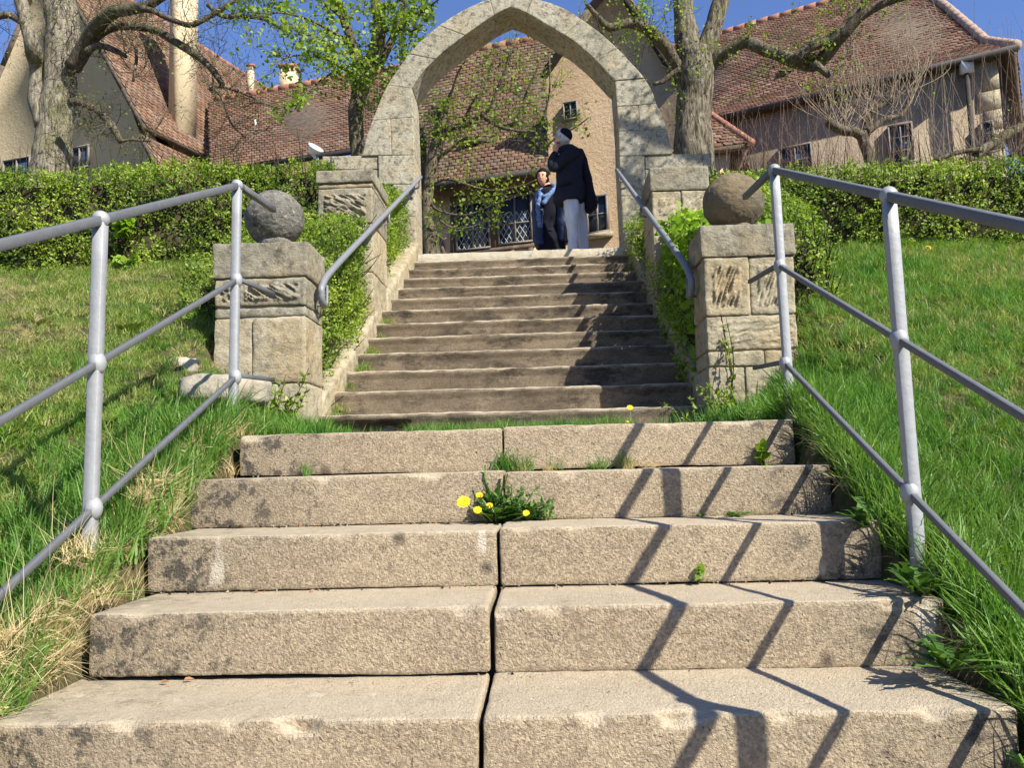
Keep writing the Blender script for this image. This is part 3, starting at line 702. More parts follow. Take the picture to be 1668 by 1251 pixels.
# left: short, slightly dry meadow; taller near the steps
p_, d_ = meadow(-7.5, -1.1, .4, 7.25, 620, 1)
kp = (fbm(p_, 3.2, 3, 51) > -.42) | (np.random.default_rng(3).random(len(p_)) < .3); p_, d_ = p_[kp], d_[kp]
pat = fbm(p_, 1.3, 3, 11)
edge = np.clip(1-(-p_[:, 0]-1.1)/.75, 0, 1)*(p_[:, 1] < 4.6)
rs = np.random.default_rng(5).random(len(p_))
islong = rs < .10+.75*edge+.25*(pat > .5); isdry = (~islong) & (np.random.default_rng(6).random(len(p_)) < .07+.5*np.clip(-pat-.1, 0, 1))
scatter('grass_left', p_[~islong & ~isdry], T_SHORT, np.clip(.85+.35*pat[~islong & ~isdry]+np.clip(d_[~islong & ~isdry]-3, 0, 5)*.05, .5, 1.6), 1)
scatter('long_grass_left', p_[islong], T_LONG, np.clip(.45+.65*edge[islong]+.12*pat[islong], .4, 1.2), 2)
scatter('dry_grass_left', p_[isdry], T_DRY, .5, 3, .6)
w_ = np.random.default_rng(33); sel = p_[(w_.random(len(p_)) < .02) & (d_ < 6)]
T_WEED = bpy.data.collections.new('tuft_weed')
for k in range(4):
    r2 = np.random.default_rng(60+k); n = 9; a = r2.random(n)*6.283; D = np.stack([np.cos(a), np.sin(a), .25+.5*r2.random(n)], 1); V, F = leaf_quads(D*.008, D, np.array([[0, 0, 1.]])*np.ones((n, 1)), .05+.04*r2.random(n), .024+.01*r2.random(n), 'heart', .3)
    me = bpy.data.meshes.new('weedleaf'); me.from_pydata([tuple(v) for v in V], [], [tuple(int(i) for i in f) for f in F]); me.materials.append(MT['grass']); T_WEED.objects.link(bpy.data.objects.new('weedleaf_%d' % k, me))
scatter('broadleaf_weeds_left', sel+[0, 0, .012], T_WEED, .7+.6*w_.random(len(sel)), 34, .2)
p_, d_ = meadow(1.16, 7.0, .4, 7.25, 620, 2)
pat = fbm(p_, 1.1, 3, 17); edge = np.clip(1-(p_[:, 0]-1.16)/.6, 0, 1)*(p_[:, 1] < 4.8)
rs = np.random.default_rng(8).random(len(p_))
islong = rs < .55+.45*edge+.2*(pat > .2); isdry = (~islong) & (np.random.default_rng(9).random(len(p_)) < .04)
scatter('grass_right', p_[~islong & ~isdry], T_SHORT, np.clip(1.0+.35*pat[~islong & ~isdry]+np.clip(d_[~islong & ~isdry]-3, 0, 5)*.06, .6, 1.7), 4)
scatter('long_grass_right', p_[islong], T_LONG, np.clip(.6+.45*edge[islong]+.15*pat[islong], .45, 1.2), 5)
scatter('dry_grass_right', p_[isdry], T_DRY, .6, 6, .6)
# straw hanging over the ends of the steps
r_ = np.random.default_rng(12); q = []; fl = []
for i in range(-1, 5):
    for _ in range(26 if i < 3 else 14):
        y = Y0+i*TD+r_.random()*.36-.02; x = XL-.03-.09*r_.random()+(.05*r_.random() if r_.random() < .35 else 0)
        zz = i*TH+.0+.01 if x > XL-.02 else float(gz(np.array([x]), np.array([y]))[0])+.01
        q.append((x, y, zz)); fl.append((.2, .6))
for i in range(-2, 4):
    for _ in range(62 if i < 1 else 16):
        y = Y0+i*TD+.02+r_.random()*.33; dz = r_.random(); q.append((XL-.035-.03*r_.random(), y, i*TH+.02+dz*.16)); fl.append((.45, 1.0))
scatter('straw_left_edge', q, T_DRY, .45+.4*r_.random(len(q)), 7, .35, np.array(fl))
q = []
for i in range(-1, 5):
    for _ in range(12):
        y = Y0+i*TD+r_.random()*.36; x = XR+.03+.08*r_.random(); q.append((x, y, float(gz(np.array([x]), np.array([y]))[0])))
scatter('straw_right_edge', q, T_DRY, .6, 8, .5, np.tile([.1, -.5], (len(q), 1)))
q = []
for i in range(-1, 5):
    for _ in range(85):
        y = Y0+i*TD+r_.random()*.36; x = (XL-.06-.10*r_.random()) if r_.random() < .5 else (XR+.04+.12*r_.random()); q.append((x, y, float(gz(np.array([x]), np.array([y]))[0])))
q = np.array(q)
scatter('long_grass_edges', q, T_LONG, .75+.4*r_.random(len(q)), 9, .3)
# grass on the landing
n = 950; x = np.concatenate([-.62+1.25*r_.random(n), -1.05+2.1*r_.random(90)]); y = np.concatenate([4.42+.42*np.sqrt(r_.random(n)), 4.0+.8*r_.random(90)])
scatter('landing_grass', np.stack([x, y, 0*x+.668], 1), T_LONG, .42+.33*r_.random(len(x)), 10)
x = -.6+1.2*r_.random(170); scatter('landing_straw', np.stack([x, 4.42+.4*r_.random(170), 0*x+.668], 1), T_DRY, .5, 11, .5)
for sx, a, b, cnt in ((-1, 3.62, 4.6, 260), (1, 3.55, 4.7, 300)):
    x = sx*(1.0+.28*r_.random(cnt)**.7) + (.04 if sx > 0 else -.02); y = a+(b-a)*r_.random(cnt)
    x = np.where(r_.random(cnt) < .25, x-sx*.15, x)
    scatter('landing_edge_grass', np.stack([x, y, np.maximum(.668, gz(x, y))], 1), T_LONG, .55+.4*r_.random(cnt), 13+sx)
c_ = bpy.data.collections.new('crumbs')
for k in range(5):
    r2 = np.random.default_rng(k); D = rdir(9); bm = bmesh.new()
    for v_ in D*np.array([.006, .005, .003])*(.6+.7*r2.random()): bm.verts.new(v_)
    bmesh.ops.convex_hull(bm, input=bm.verts); me = bpy.data.meshes.new('crumb'); bm.to_mesh(me); bm.free(); me.materials.append(MT[('rock', 'dead', 'concrete', 'rock', 'core')[k]]); c_.objects.link(bpy.data.objects.new('crumb_%d' % k, me))
q = []
for i in range(-2, 5):
    for _ in range(95):
        x = XL+.02+(XR-XL-.04)*r_.random()
        if vnoise(np.array([[x, i*3.1, 0]]), 3.5, 9)[0] < .0: continue
        q.append((x, Y0+(i+1)*TD-.006-.035*r_.random()**2, i*TH+.003))
for _ in range(260):
    q.append((XL+(XR-XL)*r_.random(), 3.6+1.2*r_.random(), .672))
scatter('gravel_crumbs', q, c_, .4+.9*r_.random(len(q)), 40, .8)
# tufts growing in the joints
def clump(name, u, v, Y, z, n, coll, sc, spread=.03, seed=3, tilt=.3):
    r_ = np.random.default_rng(seed); c = P(u, v, Y); x = c[0]+spread*r_.normal(size=n); y = Y+.012*r_.normal(size=n)
    return scatter(name, np.stack([x, y, 0*x+z], 1), coll, sc*(.7+.5*r_.random(n)), seed, tilt)
c = T_LONG
clump('joint_grass', 822, 752, Y0+4*TD-.03, 3*TH, 6, c, .62, .02, 21)
clump('joint_grass', 880, 752, Y0+4*TD-.03, 3*TH, 7, c, .42, .05, 22)
clump('joint_grass', 1012, 750, Y0+4*TD-.03, 3*TH, 6, c, .5, .04, 23)
clump('joint_grass', 495, 768, Y0+4*TD-.02, 3*TH, 2, c, .4, .01, 24)
clump('joint_straw', 1025, 752, Y0+4*TD-.04, 3*TH, 12, T_DRY, .4, .05, 25, .8)
clump('joint_straw', 860, 755, Y0+4*TD-.04, 3*TH, 9, T_DRY, .3, .06, 26, .8)

# ------------------------------------------------------------------ hedges
def leafy(panels, dens, L, seed, depth=.12, bulge=.06, cl=6, wr=.52, shape='diamond'):
    """panels: (a, b, c, d) quads with outward normal a->b x a->d; returns leaf mesh arrays"""
    r_ = np.random.default_rng(seed); CS = []; NS = []
    for a, b, c, d in panels:
        a, b, c, d = [np.array(p, float) for p in (a, b, c, d)]
        nrm = np.cross(b-a, d-a); ar = np.linalg.norm(nrm); nrm /= ar
        n = int(ar*dens/cl); s_, t_ = r_.random(n)[:, None], r_.random(n)[:, None]
        p = (a*(1-s_)+b*s_)*(1-t_)+(d*(1-s_)+c*s_)*t_
        off = bulge*fbm(p, 2.2, 3, seed)+.35*bulge*fbm(p, 9, 2, seed+1)-depth*r_.random(n)**2+.02
        keep = (1.1*vnoise(p, 4.5, seed+7)+.8*vnoise(p, 12, seed+8)+r_.random(n)) > -.02
        CS.append((p+nrm*off[:, None])[keep]); NS.append(np.tile(nrm, (n, 1))[keep])
    C_ = np.concatenate(CS); N_ = np.concatenate(NS); n = len(C_)
    ax = N_+.55*r_.normal(size=(n, 3))+np.array([0, 0, .5]); ax /= np.linalg.norm(ax, axis=1)[:, None]
    Cc = np.repeat(C_, cl, 0)+np.repeat(ax, cl, 0)*(np.tile(np.linspace(-.5, .6, cl), n)*L*2.2)[:, None]+r_.normal(size=(n*cl, 3))*L*.18
    D = np.repeat(ax, cl, 0)*.5+r_.normal(size=(n*cl, 3)); Nn = np.repeat(N_, cl, 0)+np.array([0, -.2, .6])+.6*r_.normal(size=(n*cl, 3))
    Ls = L*(.6+.7*r_.random(n*cl)); V, F = leaf_quads(Cc, D, Nn, Ls, Ls*wr, shape)
    tone = np.clip(.5+.3*np.repeat(fbm(C_, 2.4, 3, seed+5)+.5*r_.normal(size=n), cl)+.15*r_.normal(size=n*cl), 0, 1)
    return V, F, tone
def hedge(name, label, cat, panels, core, dens, L, seed, mat='hedge', loc=None, group=None, twigs_=0, **kw):
    V, F, tone = leafy(panels, dens, L, seed, **kw)
    loc = loc if loc is not None else np.mean([np.array(p) for q in panels for p in q], 0)*[1, 1, 0]+[0, 0, min(p[2] for q in panels for p in q)]
    t = thing(name, label, cat, loc, group)
    mk('leaves', V, F, MT[mat], t, False, rnd=tone)
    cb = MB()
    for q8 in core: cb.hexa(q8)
    r_ = np.random.default_rng(seed+3)
    for a, b, c, d in panels[:2]:
        a, b, c, d = [np.array(p, float) for p in (a, b, c, d)]; nrm = np.cross(b-a, d-a); nrm /= np.linalg.norm(nrm)
        for _ in range(twigs_):
            s_, t_ = r_.random(), r_.random()*.8; p = (a*(1-s_)+b*s_)*(1-t_)+(d*(1-s_)+c*s_)*t_
            e = p+np.array([r_.normal()*.06, 0, .1+.2*r_.random()])+nrm*.05; cb.tube([p-nrm*.12, (p+e)/2-nrm*.03, e], [.005, .004, .002], 4, cap=False)
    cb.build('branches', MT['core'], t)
    return t
def hexq(x0, x1, y0, y1, z00, z10, t0, t1, ins=.1):
    """block whose floor and top heights differ at its front and back: z00/z10 floor front/back, t0/t1 top front/back"""
    return [(x0+ins, y0+ins, z00), (x1-ins, y0+ins, z00), (x1-ins, y1-ins, z10), (x0+ins, y1-ins, z10),
            (x0+ins, y0+ins, t0-ins), (x1-ins, y0+ins, t0-ins), (x1-ins, y1-ins, t1-ins), (x0+ins, y1-ins, t1-ins)]
def hp(x0, x1, y0, y1, zb0, zb1, t0, t1, sides='f'):
    ps = []
    if 'f' in sides: ps.append(((x0, y0, zb0), (x1, y0, zb0), (x1, y0, t0), (x0, y0, t0)))
    if 'r' in sides: ps.append(((x1, y0, zb0), (x1, y1, zb1), (x1, y1, t1), (x1, y0, t0)))
    if 'l' in sides: ps.append(((x0, y1, zb1), (x0, y0, zb0), (x0, y0, t0), (x0, y1, t1)))
    if 't' in sides: ps.append(((x0, y0, t0), (x1, y0, t0), (x1, y1, t1), (x0, y1, t1)))
    return ps
hz = P(0, 272, 7.0)[2]; hz2 = P(515, 276, 7.0)[2]; hzl = (hz+hz2)/2
xa, xb = -7.2, -1.66
pl_ = hp(xa, xb, 7.0, 7.9, 2.2, 2.6, hzl, hzl, 'ft')
hedge('privet_hedge', 'clipped privet hedge across the slope left of the stairs, below the gabled house', 'hedge', pl_, [hexq(xa, xb, 7.0, 7.9, 1.9, 2.2, hzl, hzl)], 7000, .03, 31, twigs_=160, bulge=.07)
hr = (P(1165, 271, 7)[2]+P(1660, 272, 7)[2])/2
xa, xb = 1.62, 7.4
hedge('privet_hedge', 'clipped privet hedge across the slope right of the stairs, below the big red roof', 'hedge', hp(xa, xb, 7.0, 7.9, 2.1, 2.6, hr, hr, 'ft'), [hexq(xa, xb, 7.0, 7.9, 1.9, 2.2, hr, hr)], 7000, .03, 32, twigs_=160, bulge=.07)
NL = lambda y: UZ+(y-UY)/UD*UH
z1 = P(555, 350, 6.3)[2]
hedge('privet_hedge', 'privet bush sloping down between the two left pillars', 'hedge', hp(-2.1, -1.24, 4.98, 6.42, .7, NL(6.4), 1.78, z1+.02, 'frt'), [hexq(-2.1, -1.24, 4.98, 6.42, .6, 1.4, 1.78, z1)], 6500, .028, 33, twigs_=60, bulge=.05)
z1 = P(640, 290, 8.0)[2]
hedge('privet_hedge', 'privet bush between the upper left pillar and the arch', 'hedge', hp(-2.0, -1.3, 7.15, 8.8, NL(7.1), NL(8.8), z1-.35, z1+.1, 'frt'), [hexq(-2.0, -1.3, 7.15, 8.8, NL(7.1)-.3, NL(8.8)-.3, z1-.35, z1)], 6000, .028, 34, bulge=.05)
z1 = P(1120, 352, 6.0)[2]
hedge('ivy_bush', 'bright lime green ivy bush behind the brown ball pillar beside the right handrail', 'bush', hp(1.17, 1.56, 5.08, 6.55, .85, NL(6.4), 1.95, z1+.1, 'flt'), [hexq(1.17, 1.56, 5.08, 6.55, .6, 1.4, 1.95, z1)], 3400, .05, 35, mat='hedgeyel', bulge=.06, cl=4, wr=.8, shape='heart')
hedge('ivy_bush', 'dark ivy hanging over the right kerb of the upper steps', 'bush', hp(1.10, 1.35, 5.2, 8.6, UZ-.1, NL(8.5)-.1, 1.45, NL(8.6)+.35, 'lt'), [hexq(1.12, 1.4, 5.2, 8.6, UZ-.3, NL(8.5)-.3, 1.36, NL(8.6)+.2, .04)], 3600, .03, 36, bulge=.07, depth=.08)
z1 = P(1045, 300, 8.0)[2]
hedge('privet_hedge', 'loose privet bush between the upper right pillar and the arch', 'hedge', hp(1.25, 2.0, 7.25, 8.8, NL(7.2), NL(8.8), z1-.4, z1, 'flt'), [hexq(1.28, 2.0, 7.25, 8.8, NL(7.1)-.3, NL(8.8)-.3, z1-.45, z1-.1)], 4200, .03, 37, bulge=.08)
hedge('privet_hedge', 'ragged privet growing down the right side of the brown ball pillar', 'hedge', hp(1.64, 2.0, 5.2, 7.0, 1.2, 2.2, 2.0, hr-.05, 'flrt'), [hexq(1.64, 2.0, 5.2, 7.0, 1.0, 1.9, 2.0, hr-.1)], 4600, .03, 38, twigs_=40, bulge=.08)

# ------------------------------------------------------------------ weeds, flowers, small plants
def rosette(name, label, cat, c, n, L, w, seed, up=.5, arc=6.283, a0=0, group=None, flowers=(), mat='weed'):
    r_ = np.random.default_rng(seed); c = np.array(c, float); t = thing(name, label, cat, c, group)
    mb = MB()
    for i in range(n):
        a = a0+arc*r_.random(); l = L*(.55+.6*r_.random()); u = up*(.3+1.1*r_.random())
        d = np.array([math.cos(a), math.sin(a), 0]); s_ = np.array([-d[1], d[0], 0]); V = []; F = []
        k = 7; pr = []
        for j in range(k+1):
            q = j/k; p = c+d*l*q*(1-.25*u*q)+np.array([0, 0, l*u*(q-.55*q*q)+.004]); ww = w*math.sin(min(1, q*.92+.08)*math.pi*.95)*(.55+.9*(j % 2))*.5
            pr.append((p-s_*ww+np.array([0, 0, ww*.3]), p, p+s_*ww+np.array([0, 0, ww*.3])))
        for tr in pr: V += list(tr)
        for j in range(k):
            for m_ in (0, 1): F.append((j*3+m_, j*3+m_+1, j*3+m_+4, j*3+m_+3))
        mb.add(V, F, 0, [r_.random()]*len(F))
    mb.build('leaves', MT[mat], t)
    for (f, rad, base) in flowers:
        f = np.array(f, float); b = np.array(base, float); mb = MB()
        mb.tube(smoothpath([b, (b+f)/2+np.array([.01, -.01, .0]), f], 3), .0022, 5, 1)
        nrm = np.array([0, -.75, .6]); nrm /= np.linalg.norm(nrm); e1 = np.array([1., 0, 0]); e2 = np.cross(nrm, e1)
        for ring, cnt, hh in ((1.0, 26, .2), (.75, 22, .45), (.5, 16, .6), (.25, 9, .7)):
            for j in range(cnt):
                a = 6.283*(j+.5*r_.random())/cnt; dd = e1*math.cos(a)+e2*math.sin(a); ss = -e1*math.sin(a)+e2*math.cos(a)
                tip = f+dd*rad*ring*(.9+.2*r_.random())+nrm*rad*.45*hh; m1 = f+dd*rad*ring*.5+nrm*rad*.5*hh
                mb.add([f, m1-ss*rad*.1, tip-ss*rad*.07, tip+ss*rad*.07, m1+ss*rad*.1], [(0, 1, 2, 3, 4)], 0)
        mb.build('flower', [MT['yellow'], MT['stem']], t)
    return t
yd = Y0+3*TD-.035; zd = 2*TH
base = P(812, 846, yd)
fl = []
for (u, v, rad) in ((755, 818, .023), (781, 807, .012), (778, 831, .014), (797, 824, .0115), (857, 836, .011)):
    fl.append((P(u, v, yd-(.09 if u > 800 else .06)), rad, (base[0]+(.3*(P(u, v, yd)[0]-base[0])), yd-.01, zd)))
rosette('dandelion', 'dandelion clump with five yellow flowers in the middle joint of the lower steps', 'dandelion', (base[0], yd, zd), 60, .13, .018, 3, .9, flowers=fl)
mbx = P(860, 846, yd); rosette('weed', 'leafy weed just right of the flowering dandelion clump', 'weed', (mbx[0], yd, zd), 42, .075, .014, 4, 1.1)
mbx = P(806, 815, yd+.02); rosette('weed', 'dark upright weed in the joint above the dandelion clump', 'weed', (mbx[0], yd+.02, zd+.03), 20, .10, .014, 5, 2.4)
yl = 4.55; b = P(1022, 688, yl); fl = [(P(1026, 664, yl-.02), .017, (b[0], yl, .68)), (P(1022, 687, yl-.05), .008, (b[0], yl, .68))]
rosette('dandelion', 'dandelion with one open yellow flower on the landing before the upper steps', 'dandelion', (b[0], yl, .67), 18, .1, .03, 6, .8, flowers=fl)
b = P(1200, 836, Y0+3*TD-.04); rosette('weed', 'flat jagged weed lying on the tread between the rail shadows', 'weed', (b[0], Y0+3*TD-.04, zd), 12, .08, .022, 7, .35)
b = P(1142, 835, Y0+3*TD-.03); rosette('weed', 'tiny weed at the foot of the riser left of the flat jagged weed', 'weed', (b[0], Y0+3*TD-.03, zd), 6, .035, .014, 8, .7)
def sprig(name, label, cat, base, h, n, L, seed, mat='weed', lean=(0, 0), nst=1, shape='heart', wr=.7, group=None, spread=.0, stem='core'):
    r_ = np.random.default_rng(seed); base = np.array(base, float); t = thing(name, label, cat, base, group); mb = MB(); C_ = []; D_ = []
    for k in range(nst):
        b = base+np.array([r_.normal()*spread*.3, r_.normal()*spread*.15, 0]); e = b+np.array([lean[0]+r_.normal()*spread, lean[1]+r_.normal()*spread, h*(.6+.5*r_.random())])
        pt = smoothpath([b, (b+e)/2+r_.normal(size=3)*h*.06, e], 4); mb.tube(pt, np.linspace(.0028, .001, len(pt))*(1+h), 4, cap=False)
        for j in range(n):
            q = pt[int((.2+.8*r_.random())*(len(pt)-1))]; C_.append(q+r_.normal(size=3)*L*.15); D_.append(r_.normal(size=3)+np.array([0, -.2, .4]))
    mb.build('stem', MT[stem], t)
    C_ = np.array(C_); D_ = np.array(D_); Ls = L*(.6+.7*r_.random(len(C_)))
    V, F = leaf_quads(C_, D_, np.array([0, -.5, .8])+.6*r_.normal(size=(len(C_), 3)), Ls, Ls*wr, shape)
    mk('leaves', V, F, MT[mat], t, rnd=r_.random(len(F)))
    return t
yy = Y0+2*TD-.025; b = P(1137, 944, yy); sprig('weed', 'small bright seedling standing against the riser right of the joint', 'weed', (b[0], yy, TH), .075, 10, .03, 11, 'hedgeyel', (0.005, 0))
yy = Y0+4*TD-.03; b = P(1243, 748, yy); sprig('weed', 'leafy seedling in front of the top concrete step near its right end', 'weed', (b[0], yy, 3*TH), .12, 16, .03, 12, 'hedgeyel', (0.0, 0), 2, spread=.015)
b = PX(468, 628, -1.35); sprig('bush', 'small dark green bush at the foot of the left ball pillar', 'bush', (-1.33, 4.36, .70), .34, 60, .032, 13, 'hedge', (0, 0), 12, 'diamond', .6, spread=.085)
b = P(1150, 678, 4.35); sprig('bush', 'thin bush arching over the landing at the foot of the right ball pillar', 'bush', (1.12, 4.3, .66), .26, 34, .026, 14, 'hedge', (-.04, -.02), 14, 'diamond', .5, spread=.13)
sprig('bush', 'thin climbing shoots in front of the right ball pillar', 'bush', (1.17, 4.6, .72), .62, 26, .026, 15, 'hedge', (0, 0), 4, 'diamond', .6, spread=.05)
for k, (u, v, Yq, lb) in enumerate(((197, 372, 6.9, 'upper of two yellow green maple seedlings before the left hedge'), (196, 440, 6.85, 'lower of two yellow green maple seedlings at the foot of the left hedge'))):
    b = P(u, v, Yq); sprig('maple_seedling', lb, 'seedling', (b[0], Yq, b[2]-.05), .16, 34, .055, 30+k, 'hedgeyel', (0, -.03), 3, wr=.9, spread=.07)
b = P(1511, 420, 6.85); rosette('dandelion', 'single yellow dandelion at the foot of the right hedge', 'dandelion', (b[0], 6.85, b[2]-.08), 8, .12, .03, 40, .9, flowers=[(P(1511, 404, 6.8), .035, (b[0], 6.82, b[2]-.08))])
for k, (u, v, Yq, lb) in enumerate(((1545, 1045, 1.95, 'feathery yarrow leaves beside the lowest steps at the right, nearest the camera'), (1500, 1000, 2.2, 'feathery yarrow leaves beside the second concrete step at the right'), (1420, 905, 2.5, 'dark weed hugging the right end of the middle concrete step'))):
    b = P(u, v, Yq); rosette('yarrow', lb, 'weed', (b[0], Yq, float(gz(np.array([b[0]]), np.array([Yq]))[0])+.02), 26, .13, .022, 50+k, 1.1)
b = P(20, 1090, 1.95); rosette('weed', 'broad green weed in the straw at the far left edge', 'weed', (b[0]-.05, 1.95, .1), 9, .09, .045, 60, .8)
b = P(1655, 1240, 1.65); rosette('weed', 'broad green weed at the bottom right corner beside the steps', 'weed', (b[0]+.05, 1.66, -.1), 12, .07, .04, 61, .9)
for k, (u, n_, h_, lb) in enumerate(((800, 60, .10, 'feathery small-leaved weed left of the joint behind the dandelion flowers'), (828, 70, .12, 'feathery small-leaved weed in the joint behind the dandelion clump'), (852, 60, .085, 'feathery small-leaved weed at the right end of the dandelion clump'), (878, 50, .07, 'low weed at the far right of the dandelion clump'))):
    b = P(u, 846, yd); sprig('weed', lb, 'weed', (b[0], yd, zd), h_, 20, .024, 70+k, 'weed', (0, -.02), 11, 'diamond', .4, spread=.045, stem='weed')
# pale rocks left of the pillar and the flat stone at the right
def rock(label, c, s_, seed, mat='rock'):
    n, k = 20, 12; th = np.linspace(.01, 3.13, k+1); ph = np.linspace(0, 6.283, n, endpoint=False); T_, Ph = np.meshgrid(th, ph, indexing='ij')
    D = np.stack([np.sin(T_)*np.cos(Ph), np.sin(T_)*np.sin(Ph), np.cos(T_)], -1).reshape(-1, 3); D = np.sign(D)*np.abs(D)**.55
    V = D*np.array(s_)*(1+.16*fbm(D, 1.6, 3, seed))[:, None]+np.array(c)
    F = [(i*n+j, (i+1)*n+j, (i+1)*n+(j+1) % n, i*n+(j+1) % n) for i in range(k) for j in range(n)]
    tag(mk('rock', V, F, MT[mat], None, False, loc=(c[0], c[1], c[2]-s_[2])), label, 'rock')
for lb, u, v, Yq, s_, sd in (('large pale rock slab in the grass before the left ball pillar', 352, 636, 4.0, (.17, .12, .075), 1), ('small grey rock above the pale slab left of the pillar', 297, 598, 4.35, (.085, .07, .05), 2),
                             ('pale rock at the left post foot, right of the large slab', 410, 640, 4.1, (.09, .08, .07), 3), ('flat grey stone sunk in the grass right of the last right post', 1362, 660, 3.75, (.1, .06, .03), 4)):
    c = P(u, v, Yq); rock(lb, c, s_, sd, 'rock' if sd != 4 else 'stonegrey')
# fallen leaves and litter on the treads
for k, (u, v, i, sz, an) in enumerate(((163, 1100, 0, .03, .9), (262, 1112, 0, .022, .2), (300, 1108, 0, .026, .1), (540, 1107, 0, .012, 2), (572, 1110, 0, .014, 1), (375, 967, 1, .012, .4), (990, 1128, 0, .008, 1))):
    c = PZ(u, v, i*TH+.004); r_ = np.random.default_rng(k)
    d = np.array([math.cos(an), .3*math.sin(an), .25 if k == 0 else .05]); V, F = leaf_quads(np.array([c]), np.array([d]), np.array([[0., -.5, 1]]), np.array([sz]), np.array([sz*.4]), 'heart', .6)
    V = np.concatenate([V, V+np.array([0, 0, .001])]); F = np.concatenate([F, F[:, ::-1]+6])
    tag(mk('fallen_leaf', V, F, MT['dead'] if k < 3 or k == 6 else MT['rock'], None, loc=c), ('curled brown leaf lying at the left end of the lowest tread', 'dry brown leaf scrap left of its longer neighbour on the lowest tread', 'dry brown leaf scrap in the crack left of the middle', 'pale chip on the lowest tread, left of its twin', 'pale chip on the lowest tread, right of its twin', 'pale chip at the left of the second tread', 'small brown speck of leaf on the lowest tread right of the joint')[k], 'leaf' if k < 3 or k == 6 else 'chip')

# ------------------------------------------------------------------ trees
def limb(mb, pix, Ys, rad, k=5, sides=14, noise=.16, m=0):
    n = len(pix); Ys = Ys if hasattr(Ys, '__len__') else [Ys]*n
    pts = [P(u, v, y) for (u, v), y in zip(pix, Ys)]; sp = smoothpath(pts, k)
    rw = np.interp(np.linspace(0, 1, len(sp)), np.linspace(0, 1, n), [r_*y/CAMF for r_, y in zip(rad, Ys)])
    mb.tube(sp, rw, sides, m, noise, 3.5); return sp, rw
def twig(mb, leafpts, p, d, L, r, lev, r_, m=0, up=.15, wig=.35, kids=(3, 5), minr=.0022):
    n = 5; pts = [p]; d = d/np.linalg.norm(d)
    for i in range(n):
        d = d+r_.normal(size=3)*wig*.5+np.array([0, 0, up*.5]); d /= np.linalg.norm(d); pts.append(pts[-1]+d*L/n)
    pts = np.array(pts); mb.tube(pts, np.maximum(np.linspace(r, r*.35, n+1), minr), 4 if lev > 1 else 3, m, cap=False)
    if lev <= 1: leafpts += [pts[j]+r_.normal(size=3)*.01 for j in range(1, n+1)]
    if lev > 0:
        for _ in range(r_.integers(kids[0], kids[1])):
            j = r_.integers(1, n+1); a = r_.normal(size=3); dd = (pts[j]-pts[j-1])/np.linalg.norm(pts[j]-pts[j-1])*.8+a/np.linalg.norm(a)*.9
            twig(mb, leafpts, pts[j], dd, L*(.45+.25*r_.random()), r*.5, lev-1, r_, m, up, wig, kids, minr)
def sprout(mb, lp, paths, per, L, r, lev, seed, m=0, up=.15, wig=.35, t0=.15, kids=(3, 5), bias=(0, 0, 0), minr=.0022):
    r_ = np.random.default_rng(seed)
    for sp, rw in paths:
        ln = np.sum(np.linalg.norm(np.diff(sp, axis=0), axis=1)); cnt = max(1, int(per*ln))
        for _ in range(cnt):
            j = int((t0+(1-t0)*r_.random())*(len(sp)-1)); a = r_.normal(size=3)+np.array(bias); twig(mb, lp, sp[j], a, L*(.5+.8*r_.random()), r*(.6+.6*r_.random()), lev, r_, m, up, wig, kids, minr)
def foliage(name, lp, per, L, seed, mat, t, hang=.5, wr=.85, spread=.05, keep=None):
    r_ = np.random.default_rng(seed); C_ = np.array(lp)
    if keep is not None: C_ = C_[keep(C_)]
    C_ = np.repeat(C_, per, 0); n = len(C_); C_ = C_+r_.normal(size=(n, 3))*spread
    Ls = L*(.5+.8*r_.random(n)); D = r_.normal(size=(n, 3))*.7+np.array([0, 0, -hang]); N_ = r_.normal(size=(n, 3))*.8+np.array([0, -.3, .7])
    V, F = leaf_quads(C_, D, N_, Ls, Ls*wr, 'heart', .2)
    return mk(name, V, F, MT[mat], t, rnd=np.clip(.5+.25*fbm(C_, 1.5, 2, seed)+.22*r_.normal(size=n), 0, 1))
def groundpt(u, Y): q = P(u, 260, Y); return (q[0], Y, 2.84)
# T1: old pale linden, far left, almost leafless
YT = 11.5
t = thing('linden_tree', 'massive pale-barked linden at the far left, almost bare, before the gabled house', 'tree', groundpt(88, YT))
mb = MB(); A = []
A.append(limb(mb, [(80, 470), (83, 330), (84, 262), (88, 225), (92, 180), (99, 130), (102, 60), (98, 0), (94, -80), (100, -200), (90, -330)], YT, [48, 41, 31, 29, 30, 28, 27, 25, 20, 13, 5], 5, 26, .14))
A.append(limb(mb, [(70, 205), (61, 160), (60, 110), (52, 70), (40, 25), (25, -40), (10, -140)], [YT-.1]*3+[YT-.4]*4, [14, 15, 13, 12, 12, 9, 4], 5, 16))
mb.build('trunk', MT['bark1'], t, True)
mb = MB(); B = []
B.append(limb(mb, [(118, 110), (144, 66), (161, 38), (188, 18), (228, 12), (262, -2), (300, -30), (340, -80)], [YT-.2, YT-.4, YT-.6, YT-.8, YT-.9, YT-1, YT-1.1, YT-1.2], [15, 13, 12, 11, 8, 6, 5, 2]))
B.append(limb(mb, [(150, 66), (172, 50), (200, 41), (248, 47), (285, 67), (322, 91), (345, 112), (363, 138)], [YT-.4]*4+[YT-.8]*4, [7, 7, 7, 7.5, 7, 6.5, 6, 5]))
B.append(limb(mb, [(140, 84), (158, 74), (175, 77), (192, 84), (206, 92)], YT-.5, [6, 5.5, 5, 4.5, 3]))
B.append(limb(mb, [(115, 165), (130, 166), (144, 172), (158, 180), (170, 190), (183, 206), (197, 231)], YT-.5, [7, 7, 6, 6, 6.5, 7, 5]))
